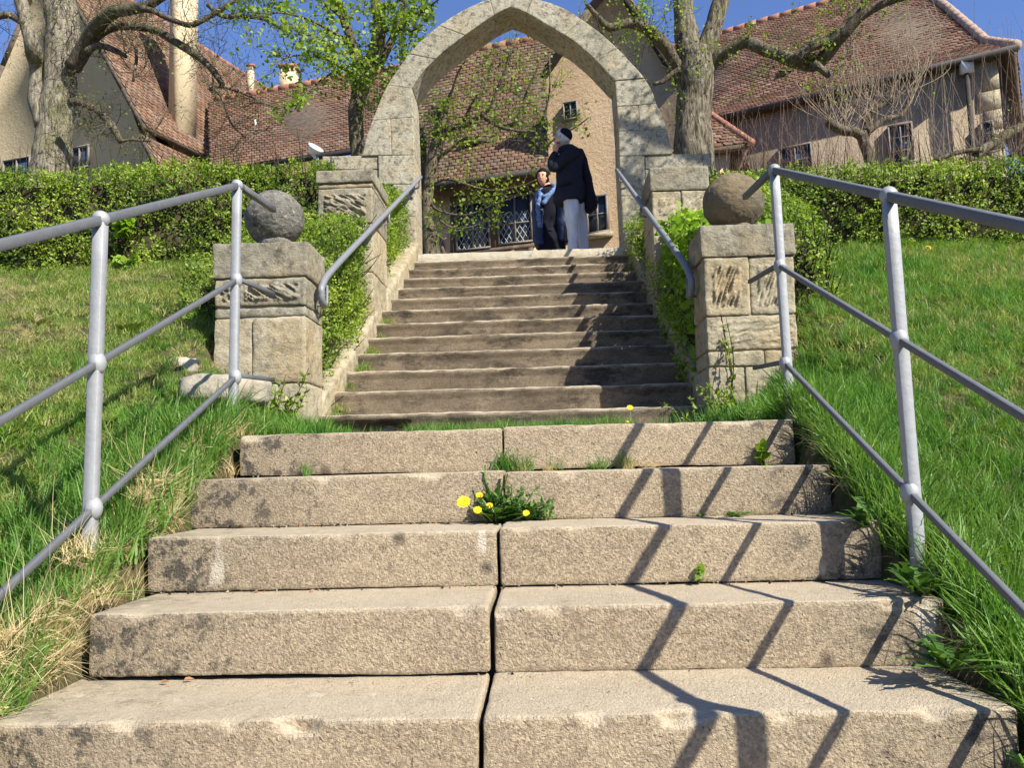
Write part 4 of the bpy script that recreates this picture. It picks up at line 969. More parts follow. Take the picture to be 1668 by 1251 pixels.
B.append(limb(mb, [(197, 230), (215, 227), (230, 229), (246, 229)], YT-.5, [3, 2.5, 2.2, 2]))
B.append(limb(mb, [(228, 12), (250, 18), (272, 28), (305, 40), (325, 35), (356, 17), (390, -5)], YT-1, [6, 5, 5, 5, 4.5, 4, 3]))
B.append(limb(mb, [(338, 7), (362, 25), (396, 26), (433, 31), (470, 55)], YT-1, [4, 4, 3.5, 3, 1.5]))
B.append(limb(mb, [(342, 148), (350, 142), (362, 141), (385, 147), (410, 158), (450, 175)], YT-.8, [4, 4, 3, 2.6, 2.2, 1.5]))
B.append(limb(mb, [(350, 144), (362, 160), (372, 190), (380, 205), (400, 225)], YT-.8, [3, 2.4, 2, 1.6, 1]))
B.append(limb(mb, [(222, 80), (222, 100), (217, 132)], YT-.6, [3, 3, 2]))
B.append(limb(mb, [(42, 40), (28, 30), (10, 24), (-30, 30), (-90, 10)], YT-.4, [6, 7, 6, 6, 3]))
mb.build('limb', MT['bark2'], t, True)
mb = MB(); lp = []
sprout(mb, lp, B, 11, .55, .007, 2, 71, up=.12, wig=.5, minr=.0024)
sprout(mb, lp, [A[0]], 5, .8, .009, 2, 72, up=.1, wig=.5, t0=.5, bias=(.0, -.8, 0))
sprout(mb, lp, [B[3], B[4]], 14, .5, .006, 2, 73, up=.0, wig=.6)
mb.build('twigs', MT['bark2'], t)['kind'] = 'stuff'
foliage('buds', lp[::9], 1, .028, 74, 'lime', t)['kind'] = 'stuff'
# T2: linden left of the arch
YT = 10.4
t = thing('linden_tree', 'young linden in fresh green leaf just left of the arch', 'tree', groundpt(583, YT))
mb = MB(); A = [limb(mb, [(580, 470), (582, 300), (583, 250), (580, 200), (582, 168), (592, 130), (604, 100), (616, 70), (618, 35), (612, 0), (622, -60), (630, -140), (620, -220)], YT, [18, 15, 12, 12, 14, 15, 13, 12, 10, 9, 7, 4, 2], 4, 16),
                 limb(mb, [(590, 140), (582, 100), (572, 65), (560, 30), (548, -5), (530, -60), (520, -130)], YT-.1, [9, 9, 8, 8, 7, 4, 2], 4, 12),
                 limb(mb, [(598, 120), (622, 95), (640, 60), (652, 20), (668, -30), (690, -90)], YT+.2, [7, 7, 6, 6, 4, 2], 4, 10)]
mb.build('trunk', MT['bark2'], t, True)
mb = MB(); lp = []; B = []
for q in ([(575, 70), (540, 50), (500, 30), (455, 20), (410, 28)], [(560, 30), (520, 0), (470, -20), (420, -30)], [(590, 105), (560, 110), (530, 125), (500, 150), (480, 178)], [(612, 60), (640, 45), (668, 50), (690, 40)], [(600, 110), (575, 118), (540, 100), (510, 90), (470, 92), (440, 108)],
          [(640, 60), (670, 30), (700, 10), (730, -15)], [(612, 20), (650, 0), (700, -40), (750, -70)], [(548, -5), (500, -40), (440, -80), (400, -90)], [(606, 95), (640, 120), (655, 108)], [(575, 80), (550, 85), (520, 60), (480, 55)]):
    B.append(limb(mb, q, list(np.linspace(YT, YT-.9, len(q))), np.linspace(3.2, 1, len(q)), 4, 6, 0))
mb.build('limb', MT['bark2'], t, True)
mb = MB(); sprout(mb, lp, B, 7.5, .42, .005, 1, 81, up=-.02, wig=.45, kids=(3, 5)); sprout(mb, lp, A, 3.5, .6, .006, 1, 82, t0=.35, up=.1)
mb.build('twigs', MT['bark2'], t)['kind'] = 'stuff'
foliage('crown', lp, 2, .05, 83, 'lime', t, .7, .85, .05)
# T3: grey ridged tree right of the arch
YT = 10.3
t = thing('linden_tree', 'thick grey ridged linden right of the arch with a long crooked arm', 'tree', groundpt(1130, YT))
mb = MB(); A = [limb(mb, [(1128, 480), (1130, 320), (1130, 250), (1130, 200), (1132, 160), (1134, 120), (1134, 85)], YT, [40, 35, 32, 30, 29, 31, 31], 5, 28, .1),
                limb(mb, [(1130, 110), (1120, 75), (1116, 35), (1112, 0), (1108, -60), (1095, -160)], YT, [19, 20, 19, 17, 12, 5], 4, 18),
                limb(mb, [(1138, 110), (1152, 75), (1164, 35), (1174, 0), (1188, -60), (1200, -170)], YT+.1, [16, 17, 15, 14, 10, 4], 4, 18)]
mb.build('trunk', MT['bark3'], t, True)
mb = MB(); B = []
B.append(limb(mb, [(1150, 110), (1170, 92), (1190, 80), (1215, 68), (1250, 82), (1290, 98), (1325, 106), (1343, 92), (1360, 72), (1378, 52), (1402, 27), (1435, 8), (1475, -5), (1530, -20)], list(np.linspace(YT, YT-1.2, 14)), [14, 13, 12, 11, 11, 10.5, 11, 10, 9, 9, 8, 6, 5, 3], 4, 12))
B.append(limb(mb, [(1295, 96), (1315, 78), (1345, 66), (1370, 48), (1390, 22), (1412, -5), (1430, -50)], YT-.8, [7, 8, 7, 7, 7, 5, 3], 4, 10))
B.append(limb(mb, [(1112, 118), (1098, 98), (1084, 76), (1065, 56), (1045, 42), (1020, 38), (992, 43), (972, 25), (955, 5)], list(np.linspace(YT, YT-.7, 9)), [11, 11, 11, 10, 9, 8, 7, 5, 3], 4, 12))
B.append(limb(mb, [(1108, 112), (1094, 120), (1080, 132), (1064, 137)], YT-.2, [5, 4, 4, 2.5], 4, 8))
B.append(limb(mb, [(1325, 102), (1345, 118), (1350, 125)], YT-.9, [6, 6, 4], 3, 8))
mb.build('limb', MT['bark2'], t, True)
mb = MB(); lp = []; sprout(mb, lp, B, 6.5, .4, .005, 2, 91, up=.15, wig=.4, kids=(2, 4)); sprout(mb, lp, A, 2.2, .5, .005, 1, 92, t0=.3)
sprout(mb, lp, [B[2]], 14, .55, .005, 2, 94, up=.1, wig=.5, kids=(2, 4))
mb.build('twigs', MT['bark2'], t)['kind'] = 'stuff'
foliage('crown', lp, 1, .032, 93, 'lime', t, .5, .8, .03)
# T4: gnarled tree seen through the arch
YT = 12.2
t = thing('linden_tree', 'gnarled leafy tree seen through the arch behind the left pier', 'tree', groundpt(700, YT))
mb = MB(); A = [limb(mb, [(702, 440), (702, 400), (697, 355), (698, 305), (706, 257), (716, 222), (724, 200), (718, 185), (706, 172)], YT, [15, 13, 11, 10, 11, 10, 10, 9, 6], 5, 14, .3)]
A.append(limb(mb, [(690, 420), (684, 360), (690, 300), (690, 250), (686, 200)], YT+.3, [6, 6, 7, 6, 4], 4, 10, .3))
mb.build('trunk', MT['bark2'], t, True)
mb = MB(); B = []
for q, r0 in (([(714, 225), (735, 208), (753, 205), (772, 194), (788, 190), (803, 199), (818, 207), (845, 213), (872, 214)], 6), ([(705, 262), (730, 245), (752, 228), (775, 222)], 4), ([(820, 206), (838, 200), (850, 175), (858, 150), (868, 128), (880, 100)], 4),
              ([(788, 190), (800, 170), (812, 140), (824, 110), (830, 84)], 3.5), ([(716, 180), (735, 150), (745, 120), (760, 95)], 3), ([(700, 300), (730, 292), (760, 300), (800, 310), (850, 302), (875, 292)], 2.6),
              ([(698, 330), (720, 345), (760, 350), (800, 335), (840, 320)], 2.4), ([(872, 214), (885, 190), (895, 150), (895, 90)], 2.6), ([(845, 213), (880, 240), (905, 225), (940, 205), (960, 190)], 2.4), ([(753, 205), (765, 175), (780, 150)], 3), ([(700, 345), (740, 372), (790, 362), (830, 345)], 2)):
    B.append(limb(mb, q, list(np.linspace(YT, YT-.4, len(q))), np.linspace(r0, r0*.4, len(q)), 4, 8, .3))
mb.build('limb', MT['bark2'], t, True)
mb = MB(); lp = []; sprout(mb, lp, B, 9.5, .42, .005, 1, 95, up=.12, wig=.5); sprout(mb, lp, B[:4], 9, .7, .004, 1, 98, up=.6, wig=.25, bias=(0, 0, 1)); sprout(mb, lp, A, 10, .3, .005, 1, 96, wig=.5, t0=.3)
mb.build('twigs', MT['bark2'], t)['kind'] = 'stuff'
foliage('crown', lp[::4]+lp[1::4]+lp[2::4], 1, .048, 97, 'lime', t, .5, .8, .045)
# pollards and whip shrubs on the right
def whips(mb, bases, n, h, r_, m=0, lean=.2, rad=.007, curve=.15):
    for _ in range(n):
        b = bases[r_.integers(0, len(bases))]+r_.normal(size=3)*.03; H = h*(.5+.6*r_.random()); l = r_.normal(size=2)*lean
        e = b+np.array([l[0], l[1]*.5, H]); mid = (b+e)/2+np.array([l[0]*.8+r_.normal()*curve*.3, r_.normal()*curve*.3, -.02])
        sp_ = smoothpath([b, mid+r_.normal(size=3)*.02, e], 5); mb.tube(sp_, np.linspace(rad*r_.uniform(.7, 1.2), rad*.3, len(sp_)), 4, m, cap=False)
        for _k in range(r_.integers(0, 4)):
            j = r_.integers(2, len(sp_)-2); a_ = r_.normal(size=3)*[1, .6, 0]; a_ /= np.linalg.norm(a_)+1e-6; l2 = H*r_.uniform(.12, .35); s0 = sp_[j]
            mb.tube(smoothpath([s0, s0+a_*l2*.35+np.array([0, 0, l2*.5]), s0+a_*l2*.5+np.array([0, 0, l2])], 2), np.linspace(rad*.5, rad*.2, 5), 3, m, cap=False)
YT = 11
t = thing('pollard_tree', 'pollarded tree with pale upright whips before the big red-roofed hall', 'tree', groundpt(1419, YT))
mb = MB(); A = [limb(mb, [(1424, 460), (1422, 320), (1418, 262), (1408, 235), (1402, 215)], YT, [16, 13, 10, 9, 9], 4, 12, .3), limb(mb, [(1404, 222), (1390, 214), (1372, 212), (1358, 204), (1350, 196)], YT-.2, [8, 8, 8, 8, 9], 4, 10, .4),
                limb(mb, [(1408, 222), (1414, 205), (1412, 190), (1425, 178), (1443, 168), (1460, 160)], YT+.1, [8, 8, 6, 5, 4, 3], 4, 10, .3), limb(mb, [(1412, 215), (1440, 195), (1470, 185), (1485, 150), (1500, 120)], YT, [6, 5, 4, 3, 2], 4, 8, .2)]
mb.build('trunk', MT['bark2'], t, True)
r_ = np.random.default_rng(5); mb = MB(); bs = [a[0][-1] for a in A[1:]]+[A[1][0][8], A[2][0][9]]
bs += [p_ for a in A[1:] for p_ in a[0][3:]]; whips(mb, bs, 120, 1.25, r_, lean=.2, rad=.006, curve=.2); mb.build('whips', MT['whip'], t)['kind'] = 'stuff'
t = thing('pollard_tree', 'dark twisted pollard branches reaching in from the right edge above the hedge', 'tree', groundpt(1760, 10))
mb = MB(); A = [limb(mb, [(1765, 480), (1762, 320), (1752, 262), (1740, 220)], 10, [20, 18, 16, 14], 4, 12, .3), limb(mb, [(1745, 225), (1700, 205), (1668, 207), (1648, 214), (1628, 227), (1606, 240), (1588, 254), (1566, 262)], list(np.linspace(10, 9.4, 8)), [10, 9, 8, 8, 8, 8, 7, 6], 4, 10, .3),
                limb(mb, [(1740, 235), (1700, 245), (1668, 238), (1645, 255)], 9.7, [7, 6, 5, 4], 4, 8, .3), limb(mb, [(1600, 243), (1560, 248), (1520, 262)], 9.4, [5, 4, 3], 4, 8, .3)]
mb.build('trunk', MT['bark2'], t, True)
mb = MB(); lp = []; sprout(mb, lp, A[1:], 9, .5, .006, 2, 101, m=0, up=.45, wig=.35, kids=(2, 4)); mb.build('twigs', MT['redwhip'], t)['kind'] = 'stuff'
foliage('buds', lp[::12], 1, .025, 102, 'hedgeyel', t)['kind'] = 'stuff'
for k, (u0, u1, v, h, n, mt, lb) in enumerate(((1185, 1330, 250, 1.3, 120, 'redwhip', 'leafless reddish whip shrub right of the ridged linden'), (1310, 1450, 255, 1.05, 90, 'redwhip', 'leafless reddish whip shrub behind the pollard'), (1450, 1600, 258, 1.45, 110, 'whip', 'leafless pale whip shrub against the brown wall near the hall corner'),
                                               (1590, 1700, 262, 1.9, 90, 'redwhip', 'tall reddish whip shrub at the far right edge'))):
    Yq = 10.6+.3*k if k < 3 else 9.6
    r_ = np.random.default_rng(50+k); bs = [np.array([P(u, v, Yq)[0], Yq+.3*r_.normal(), 2.84]) for u in np.linspace(u0, u1, 12)]
    t = thing('bare_shrub', lb, 'shrub', (P((u0+u1)/2, v, Yq)[0], Yq, 2.84), 'leafless whip shrubs before the hall'); mb = MB()
    hh = h+P(u0, v, Yq)[2]-2.84
    whips(mb, bs, int(n*.5), hh, r_, lean=.26, rad=.0055, curve=.6); lp = []
    mb.build('whips', MT[mt], t)['kind'] = 'stuff'
# a tree right of the picture whose thin crown dapples the arch and the right-hand pillars
t = thing('linden_tree', 'tall linden standing right of the view, its thin crown above the right hedge', 'tree', (5.6, 6.2, float(gz(np.array([5.6]), np.array([6.2]))[0])))
mb = MB(); r_ = np.random.default_rng(4); lp = []
sp = smoothpath([(5.6, 6.2, 1.6), (5.55, 6.25, 3.2), (5.5, 6.3, 5), (5.4, 6.3, 7), (5.3, 6.2, 9)], 5); mb.tube(sp, np.linspace(.26, .06, len(sp)), 14, 0, .1); mb.build('trunk', MT['bark3'], t, True)
mb = MB(); mb2 = MB(); pth = []
for q in ([(5.5, 6.3, 5), (4.7, 6.4, 5.8), (3.9, 6.6, 6.3), (3.2, 6.8, 6.5)], [(5.45, 6.3, 6), (4.8, 6.9, 6.7), (4.3, 7.2, 7.3)], [(5.5, 6.3, 5.5), (6.3, 5.8, 6.4), (7.2, 5.2, 7)], [(5.4, 6.3, 7), (4.9, 5.8, 8), (4.3, 5.6, 8.6)], [(5.4, 6.3, 6.5), (5.9, 7, 7.5), (6.3, 7.4, 8.2)]):
    s_ = smoothpath(q, 4); mb.tube(s_, np.linspace(.09, .025, len(s_)), 8, 0, .1); pth.append((s_, None))
mb.build('limb', MT['bark2'], t, True)
sprout(mb2, lp, pth, 5, .8, .012, 2, 111, up=.1, wig=.4, kids=(3, 4), minr=.004); mb2.build('twigs', MT['bark2'], t)['kind'] = 'stuff'
foliage('crown', lp[::2], 1, .05, 112, 'lime', t, .5, .8, .05)

# ------------------------------------------------------------------ buildings
def nv(k): n = np.array([k, 1.0, 0]); return n
def pprism(name, pix, p0, n, off, th, mat, parent, kind=None):
    """a slab outlined in the facade plane (p0, n), from `off` to `off+th` in front of it"""
    nh = n/np.linalg.norm(n); pts = [PPL(u, v, p0, n) for u, v in pix]; k = len(pts)
    V = [p-nh*(off+th) for p in pts]+[p-nh*off for p in pts]
    F = [tuple(range(k))[::-1], tuple(range(k, 2*k))]+[(i, (i+1) % k, k+(i+1) % k, k+i) for i in range(k)]
    return mk(name, V, F, MT[mat], parent)
def wall(name, uL, uR, p0, n, z0, z1, th, mat, parent, off=0):
    nh = n/np.linalg.norm(n); a = PPL(uL, 300, p0, n)-nh*off; b = PPL(uR, 300, p0, n)-nh*off
    q = [(a[0], a[1], z0), (b[0], b[1], z0), (b[0]+nh[0]*th, b[1]+nh[1]*th, z0), (a[0]+nh[0]*th, a[1]+nh[1]*th, z0)]
    V = q+[(x, y, z1) for x, y, z in q]; mb = MB(); mb.hexa(V); return mb.build(name, MT[mat], parent)
def tile_roof(left, right, parent, mat, seed, tw=.17, te=.145, th=.022, name='roof_tiles', sag=0):
    """rows of separate overlapping tiles between a left and a right edge line (both from ridge to eave)"""
    r_ = np.random.default_rng(seed); left = np.array(left, float); right = np.array(right, float)
    def arc(p): d = np.r_[0, np.cumsum(np.linalg.norm(np.diff(p, axis=0), axis=1))]; return d/d[-1], d[-1]
    ta, la = arc(left); tb, lb = arc(right); rows = max(2, int(max(la, lb)/te)); wid = max(np.linalg.norm(left[0]-right[0]), np.linalg.norm(left[-1]-right[-1])); cols = max(2, int(wid/tw))
    ev = lambda p, t, q: np.stack([np.interp(q, t, p[:, i]) for i in range(3)], -1)
    V = []; F = []; tone = []; kb = 0
    for r in range(rows):
        q0, q1 = r/rows-.25/rows, (r+1.05)/rows
        A0, B0 = ev(left, ta, max(q0, 0)), ev(right, tb, max(q0, 0)); A1, B1 = ev(left, ta, min(q1, 1)), ev(right, tb, min(q1, 1))
        s0 = (np.arange(cols+1)+(.5 if r % 2 else 0))/cols-.25/cols
        s0 = np.clip(s0, 0, 1); sa, sb = s0[:-1], s0[1:]; ok = sb-sa > 1e-4; sa, sb = sa[ok], sb[ok]; n = len(sa)
        nr = np.cross(B0-A0, A1-A0); nr /= np.linalg.norm(nr)+1e-9; nr = nr if nr[2] > 0 else -nr
        g = .06/cols; jl = r_.normal(0, .010, n)[:, None]; lift = (th+np.abs(r_.normal(0, .006, n)))[:, None]
        sg = sag*np.sin((r+.5)/rows*3.14)*np.sin(sa*9+seed)[:, None]
        p = lambda A, B, s_: A[None]*(1-s_[:, None])+B[None]*s_[:, None]
        dn = (A1-A0)/np.linalg.norm(A1-A0)
        a, b = p(A0, B0, sa+g)+nr*(.001+sg), p(A0, B0, sb-g)+nr*(.001+sg)
        c, d = p(A1, B1, sb-g)+nr*(lift+sg)+dn*jl, p(A1, B1, sa+g)+nr*(lift+sg)+dn*jl
        mlow = (c+d)/2+dn*.022
        c2, d2, m2 = c-nr*th*.95, d-nr*th*.95, mlow-nr*th*.95
        V.append(np.stack([a, b, c, mlow, d, c2, m2, d2], 1).reshape(-1, 3))
        for i in range(n):
            k = kb+i*8; F += [(k, k+4, k+3, k+2, k+1), (k+4, k+7, k+6, k+3), (k+3, k+6, k+5, k+2)]
        t_ = np.clip(.45+.2*r_.normal(size=n)+.1*math.sin(r*.7), 0, 1); tone += list(np.repeat(t_, 3)); kb += n*8
    o = mk(name, np.concatenate(V), F, MT[mat], parent, rnd=tone); o['kind'] = 'stuff'
    # roof body below the tiles
    mb = MB(); N = len(left)
    for i in range(N-1):
        a, b, c, d = left[i], right[i], right[i+1], left[i+1]; nr = np.cross(b-a, d-a); nr /= np.linalg.norm(nr); nr = nr if nr[2] > 0 else -nr
        mb.hexa([a-nr*.12, b-nr*.12, c-nr*.12, d-nr*.12, a-nr*.008, b-nr*.008, c-nr*.008, d-nr*.008])
    mb.build('roof_boards', MT['timber'], parent)
    return o
def ridge_row(a, b, parent, mat='ridge', r=.09, step=.34, name='ridge_tile'):
    a = np.array(a, float); b = np.array(b, float); L = np.linalg.norm(b-a); n = max(1, int(L/step)); proto = None; d = (b-a)/n
    for i in range(n):
        if proto is None:
            mb = MB(); mb.tube([a-d*.05, a+d*1.05], [r, r*1.18], 8); proto = mb.build(name, MT[mat], parent, True)
        else:
            o = proto.copy(); COL.objects.link(o); o.parent = parent; o.location = Vector(proto.location)+Vector(d*i)
def window(pix, p0, n, parent, mull=1, trans=(), off=0, frame=3.0, lattice=None, name='window', sill=False):
    """pix = left, top, right, bottom on the facade, skewed with it"""
    nh = n/np.linalg.norm(n); (ul, vt), (ur, vt2), (vb, vb2) = pix
    cor = [PPL(ul, vt, p0, n), PPL(ur, vt2, p0, n), PPL(ur, vb2, p0, n), PPL(ul, vb, p0, n)]
    zt = (cor[0][2]+cor[1][2])/2; zb = (cor[2][2]+cor[3][2])/2; A = np.array([cor[0][0], cor[0][1], 0]); B = np.array([cor[1][0], cor[1][1], 0])
    e = (B-A); W_ = np.linalg.norm(e); e /= W_
    def pt(s_, z, o): q = A+e*s_-nh*o; return np.array([q[0], q[1], z])
    def bar(mb, s0, s1, z0, z1, o0, o1): mb.hexa([pt(s0, z0, o1), pt(s1, z0, o1), pt(s1, z0, o0), pt(s0, z0, o0), pt(s0, z1, o1), pt(s1, z1, o1), pt(s1, z1, o0), pt(s0, z1, o0)])
    f = frame*.011; mb = MB()
    bar(mb, 0, W_, zt-f, zt, off+.005, off+.07); bar(mb, 0, W_, zb, zb+f, off+.005, off+.07); bar(mb, 0, f, zb+f, zt-f, off+.005, off+.07); bar(mb, W_-f, W_, zb+f, zt-f, off+.005, off+.07)
    for i in range(mull): s_ = W_*(i+1)/(mull+1); bar(mb, s_-f*.45, s_+f*.45, zb+f, zt-f, off+.005, off+.06)
    for q in trans: z = zb+(zt-zb)*q; bar(mb, f, W_-f, z-f*.3, z+f*.3, off+.005, off+.055)
    w = mb.build(name, MT['winframe'], parent); WL[w.name] = WL[parent.name]
    mb = MB(); bar(mb, f*.5, W_-f*.5, zb+f*.5, zt-f*.5, off+.006, off+.02); mb.build('pane', MT['glass'], w)
    if lattice:
        mb = MB(); z1_ = zb+(zt-zb)*lattice; c = .105
        def ln(s0, z0, s1, z1):
            a, b = pt(s0, z0, off+.026), pt(s1, z1, off+.026); mb.tube([a, b], .0055, 4, cap=False)
        for sg in (1, -1):
            for i in range(-30, 40):
                # line s = i*c + sg*(z-zb)*.62
                zs = [zb+f, z1_]; pts = []
                for z in np.linspace(zb+f, z1_, 60):
                    s_ = i*c+sg*(z-zb)*.62
                    if f < s_ < W_-f: pts.append((s_, z))
                if len(pts) > 3: ln(*pts[0], *pts[-1])
        mb.build('lead_lattice', MT['lead'], w)
    if sill:
        mb = MB(); bar(mb, -.06, W_+.06, zb-.09, zb-.004, off+.0, off+.11); mb.build('sill', MT['stone'], w)
    return w
Z0 = 2.83
# --- gabled house, far left
rd = np.array([.33, .94, 0]); rd /= np.linalg.norm(rd); gp = P(268, 267, 18.5)
t = thing('gabled_house', 'beige rendered house with a steep tiled gable roof at the far left', 'house', (gp[0]-3, gp[1], Z0))
G = lambda u, v: PPL(u, v, gp, rd)
apex = G(78, -83); prof = [G(78, -83), G(128, 10), G(168, 80), G(201, 141), G(236, 205)]; prof2 = [G(230, 200), G(268, 267), G(300, 318)]
lft = [G(78, -83), G(28, 37), G(0, 104), G(-60, 248), G(-90, 320)]
wp = [G(264, 318), G(244, 262), G(224, 205), G(201, 141), G(168, 80), G(128, 10), G(78, -83), G(28, 37), G(0, 104), G(-60, 248), G(-90, 320)]
wp = [p+np.array([0, 0, -.14]) for p in wp]; wp += [np.array([wp[-1][0], wp[-1][1], Z0]), np.array([wp[0][0], wp[0][1], Z0])]
k = len(wp); fr = [p+rd*.07 for p in wp]; bk = [p+rd*.6 for p in wp]
mk('gable_wall', fr+bk, [tuple(range(k)), tuple(range(k, 2*k))[::-1]]+[(i, (i+1) % k, k+(i+1) % k, k+i) for i in range(k)], MT['pl_beige'], t)
L_ = 11.5
tile_roof(prof, [p+rd*L_ for p in prof], t, 'tile', 3, .17, .15, sag=.02)
tile_roof([p-np.array([.0, 0, .28]) for p in prof2], [p+rd*7-np.array([0, 0, .28]) for p in prof2], t, 'tile', 4, name='lower_roof_tiles')
tile_roof(lft, [p+rd*L_ for p in lft], t, 'tile', 5, .3, .3)
mb = MB(); a = wp[0]+rd*.5; b = a+rd*9; mb.hexa([(a[0], a[1], Z0), (b[0], b[1], Z0), (b[0]-.4, b[1]+.1, Z0), (a[0]-.4, a[1]+.1, Z0), tuple(a+[0, 0, -.3]), tuple(b+[0, 0, -.3]), tuple(b+[-.4, .1, -.3]), tuple(a+[-.4, .1, -.3])]); mb.build('side_wall', MT['void'], t)  # wall coloured near-black to paint the shaded gap below the roof lip
ridge_row(apex, apex+rd*L_, t, r=.1)
gw = gp+rd*.07
window(((117, 240), (147, 238), (275, 275)), gw, rd, t, 1, frame=3)
window(((8, 260), (52, 257), (300, 300)), gw, rd, t, 1, frame=3)
# big chimney on its roof
cp = P(298, 150, 20.5); c = MB(); cz0 = cp[2]-1.8; w = .19
ct = thing('chimney_stack', 'tall pale rendered chimney rising from the steep roof behind the far left tree', 'chimney', (cp[0], cp[1], cz0))
e = np.array([.94, -.33, 0])/np.linalg.norm([.94, .33]); b = [cp-e*w-rd*.3, cp+e*w-rd*.3, cp+e*w+rd*.3, cp-e*w+rd*.3]
c.hexa([(p[0], p[1], cz0) for p in b]+[(p[0], p[1], cp[2]+4.2) for p in b]); c.build('shaft', MT['pl_beige'], ct)
c = MB(); bb = [cp+(p-cp)*1.18 for p in b]; c.hexa([(p[0], p[1], cp[2]+3.7) for p in bb]+[(p[0], p[1], cp[2]+3.9) for p in bb]); c.build('collar', MT['pl_beige'], ct)
# --- long range with the red roof between the gabled house and the arch
n3 = nv(.3); pe = P(420, 266, 18.6); pr = P(420, 148, 21.9)
t = thing('long_house', 'long low house with a sweeping red tiled roof left of the arch', 'house', (pe[0], pe[1], Z0))
E_ = lambda u, v: PPL(u, v, pe, n3); Rg = lambda u, v: PPL(u, v, pr, n3)
tile_roof([Rg(338, 166), E_(343, 277)], [Rg(700, 102), E_(700, 222)], t, 'tile', 7, .17, .15, sag=.03)
ridge_row(Rg(352, 163), Rg(700, 102), t, r=.1)
wall('wall', 350, 700, pe, n3, Z0, E_(413, 267)[2]-.25, .3, 'pl_brown', t, off=-.35)
c = MB(); q0, q1 = E_(413, 269)+[0, -.05, -.06], E_(660, 230)+[0, -.05, -.06]; c.tube([q0, q1], .07, 8); c.build('gutter', MT['darkwood'], t, True)
def chim(u0, u1, vt, vb, Y, label):
    a, b, cc = P(u0, vb, Y), P(u1, vb, Y), P(u0, vt, Y); ww = b[0]-a[0]; tt = thing('small_chimney', label, 'chimney', (a[0]+ww/2, Y, a[2]-.6))
    m_ = MB(); m_.box((a[0], Y-ww*.5, a[2]-.6), (b[0], Y+ww*.5, a[2]+(cc[2]-a[2])*.6)); m_.build('shaft', MT['pl_beige'], tt)
    m_ = MB()
    for i in range(4): x = a[0]+ww*(.05+.27*i); m_.box((x, Y-ww*.45, a[2]+(cc[2]-a[2])*.602), (x+ww*.1, Y+ww*.45, a[2]+(cc[2]-a[2])*.88))
    m_.build('cowl_slats', MT['pl_beige'], tt); m_ = MB(); m_.box((a[0]-.04, Y-ww*.55, a[2]+(cc[2]-a[2])*.885), (b[0]+.04, Y+ww*.55, cc[2])); m_.build('cap', MT['ridge'], tt)
chim(459, 484, 110, 142, 22.3, 'small pale chimney with slatted top on the long red roof')
chim(404, 413, 106, 130, 23.5, 'thin pale chimney left of the slatted one')
a = P(416, 215, 20.2); tt = thing('vent_pipe', 'thin pale vent pipe standing on the long red roof', 'vent pipe', a+np.array([0, 0, -.1])); m_ = MB(); m_.tube([a-[0, 0, .1], a+[0, 0, .12]], .05, 8); m_.build('base', MT['ridge'], tt, True); m_ = MB(); m_.tube([a+[0, 0, .12], a+[0, 0, .33]], .022, 8); m_.build('pipe', MT['white'], tt, True)
# --- half-timbered house seen through the arch
pe2 = P(880, 350, 14.8); n2 = nv(.3)
t = thing('half_timbered_house', 'half-timbered house with leaded windows seen through the arch', 'house', (pe2[0]-1, pe2[1], Z0))
ez = 5.80
wall('wall', 640, 905, pe2, n2, Z0, ez+.3, .3, 'pl_panel', t)
H = lambda u, v: PPL(u, v, pe2, n2)
nh = n2/np.linalg.norm(n2); ea = H(655, 310)-nh*.45; eb = H(905, 276)-nh*.45; ea[2] = eb[2] = ez-.02
pr2 = P(880, 66, 18.6); ra = PPL(655, 100, pr2, n2); rb = PPL(915, 62, pr2, n2); rz = (ra[2]+rb[2])/2; ra[2] = rb[2] = rz
tile_roof([ra, (ra*.3+ea*.7)+[0, 0, -.18], ea], [rb, (rb*.3+eb*.7)+[0, 0, -.18], eb], t, 'tile', 9, .17, .15, sag=.03)
ridge_row(ra, rb, t, r=.1)
m_ = MB(); m_.tube([ea+[0, -.06, -.05], eb+[0, -.06, -.05]], .06, 8); m_.build('gutter', MT['darkwood'], t, True)
def tb(pix, th=.05): pprism('timber', pix, pe2, n2, .004, th, 'timber', t)
tb([(735, 414), (872, 396), (872, 402), (735, 420)]); tb([(735, 322), (870, 303), (870, 311), (735, 330)], .054)
for q in ([(735, 331), (742, 330), (742, 413), (735, 414)], [(799, 322), (811, 320), (811, 404), (799, 406)], [(867, 312), (875, 311), (875, 395), (867, 396)], [(690, 318), (697, 317), (697, 430), (690, 430)]): tb(q, .045)
for q in ([(742, 420), (748, 419), (748, 440), (742, 440)], [(801, 412), (809, 411), (811, 440), (799, 440)], [(833, 408), (839, 407), (839, 440), (833, 440)], [(862, 404), (870, 402), (866, 430), (856, 430)], [(715, 388), (720, 388), (731, 430), (725, 430)], [(690, 388), (694, 384), (682, 425), (678, 425)]): tb(q, .047)
window(((743, 334), (799, 326), (412, 404)), pe2, n2, t, 1, (.42,), lattice=.42)
window(((811, 322), (867, 314), (402, 394)), pe2, n2, t, 1, (.42,), lattice=.66)
# dormer slot in its roof
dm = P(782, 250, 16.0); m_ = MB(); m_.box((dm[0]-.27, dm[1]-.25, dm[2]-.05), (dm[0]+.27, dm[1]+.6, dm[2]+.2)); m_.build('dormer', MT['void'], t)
tile_roof([dm+[-.34, .55, .36], dm+[-.34, -.34, .22]], [dm+[.34, .55, .36], dm+[.34, -.34, .22]], t, 'tile', 10, name='dormer_tiles')
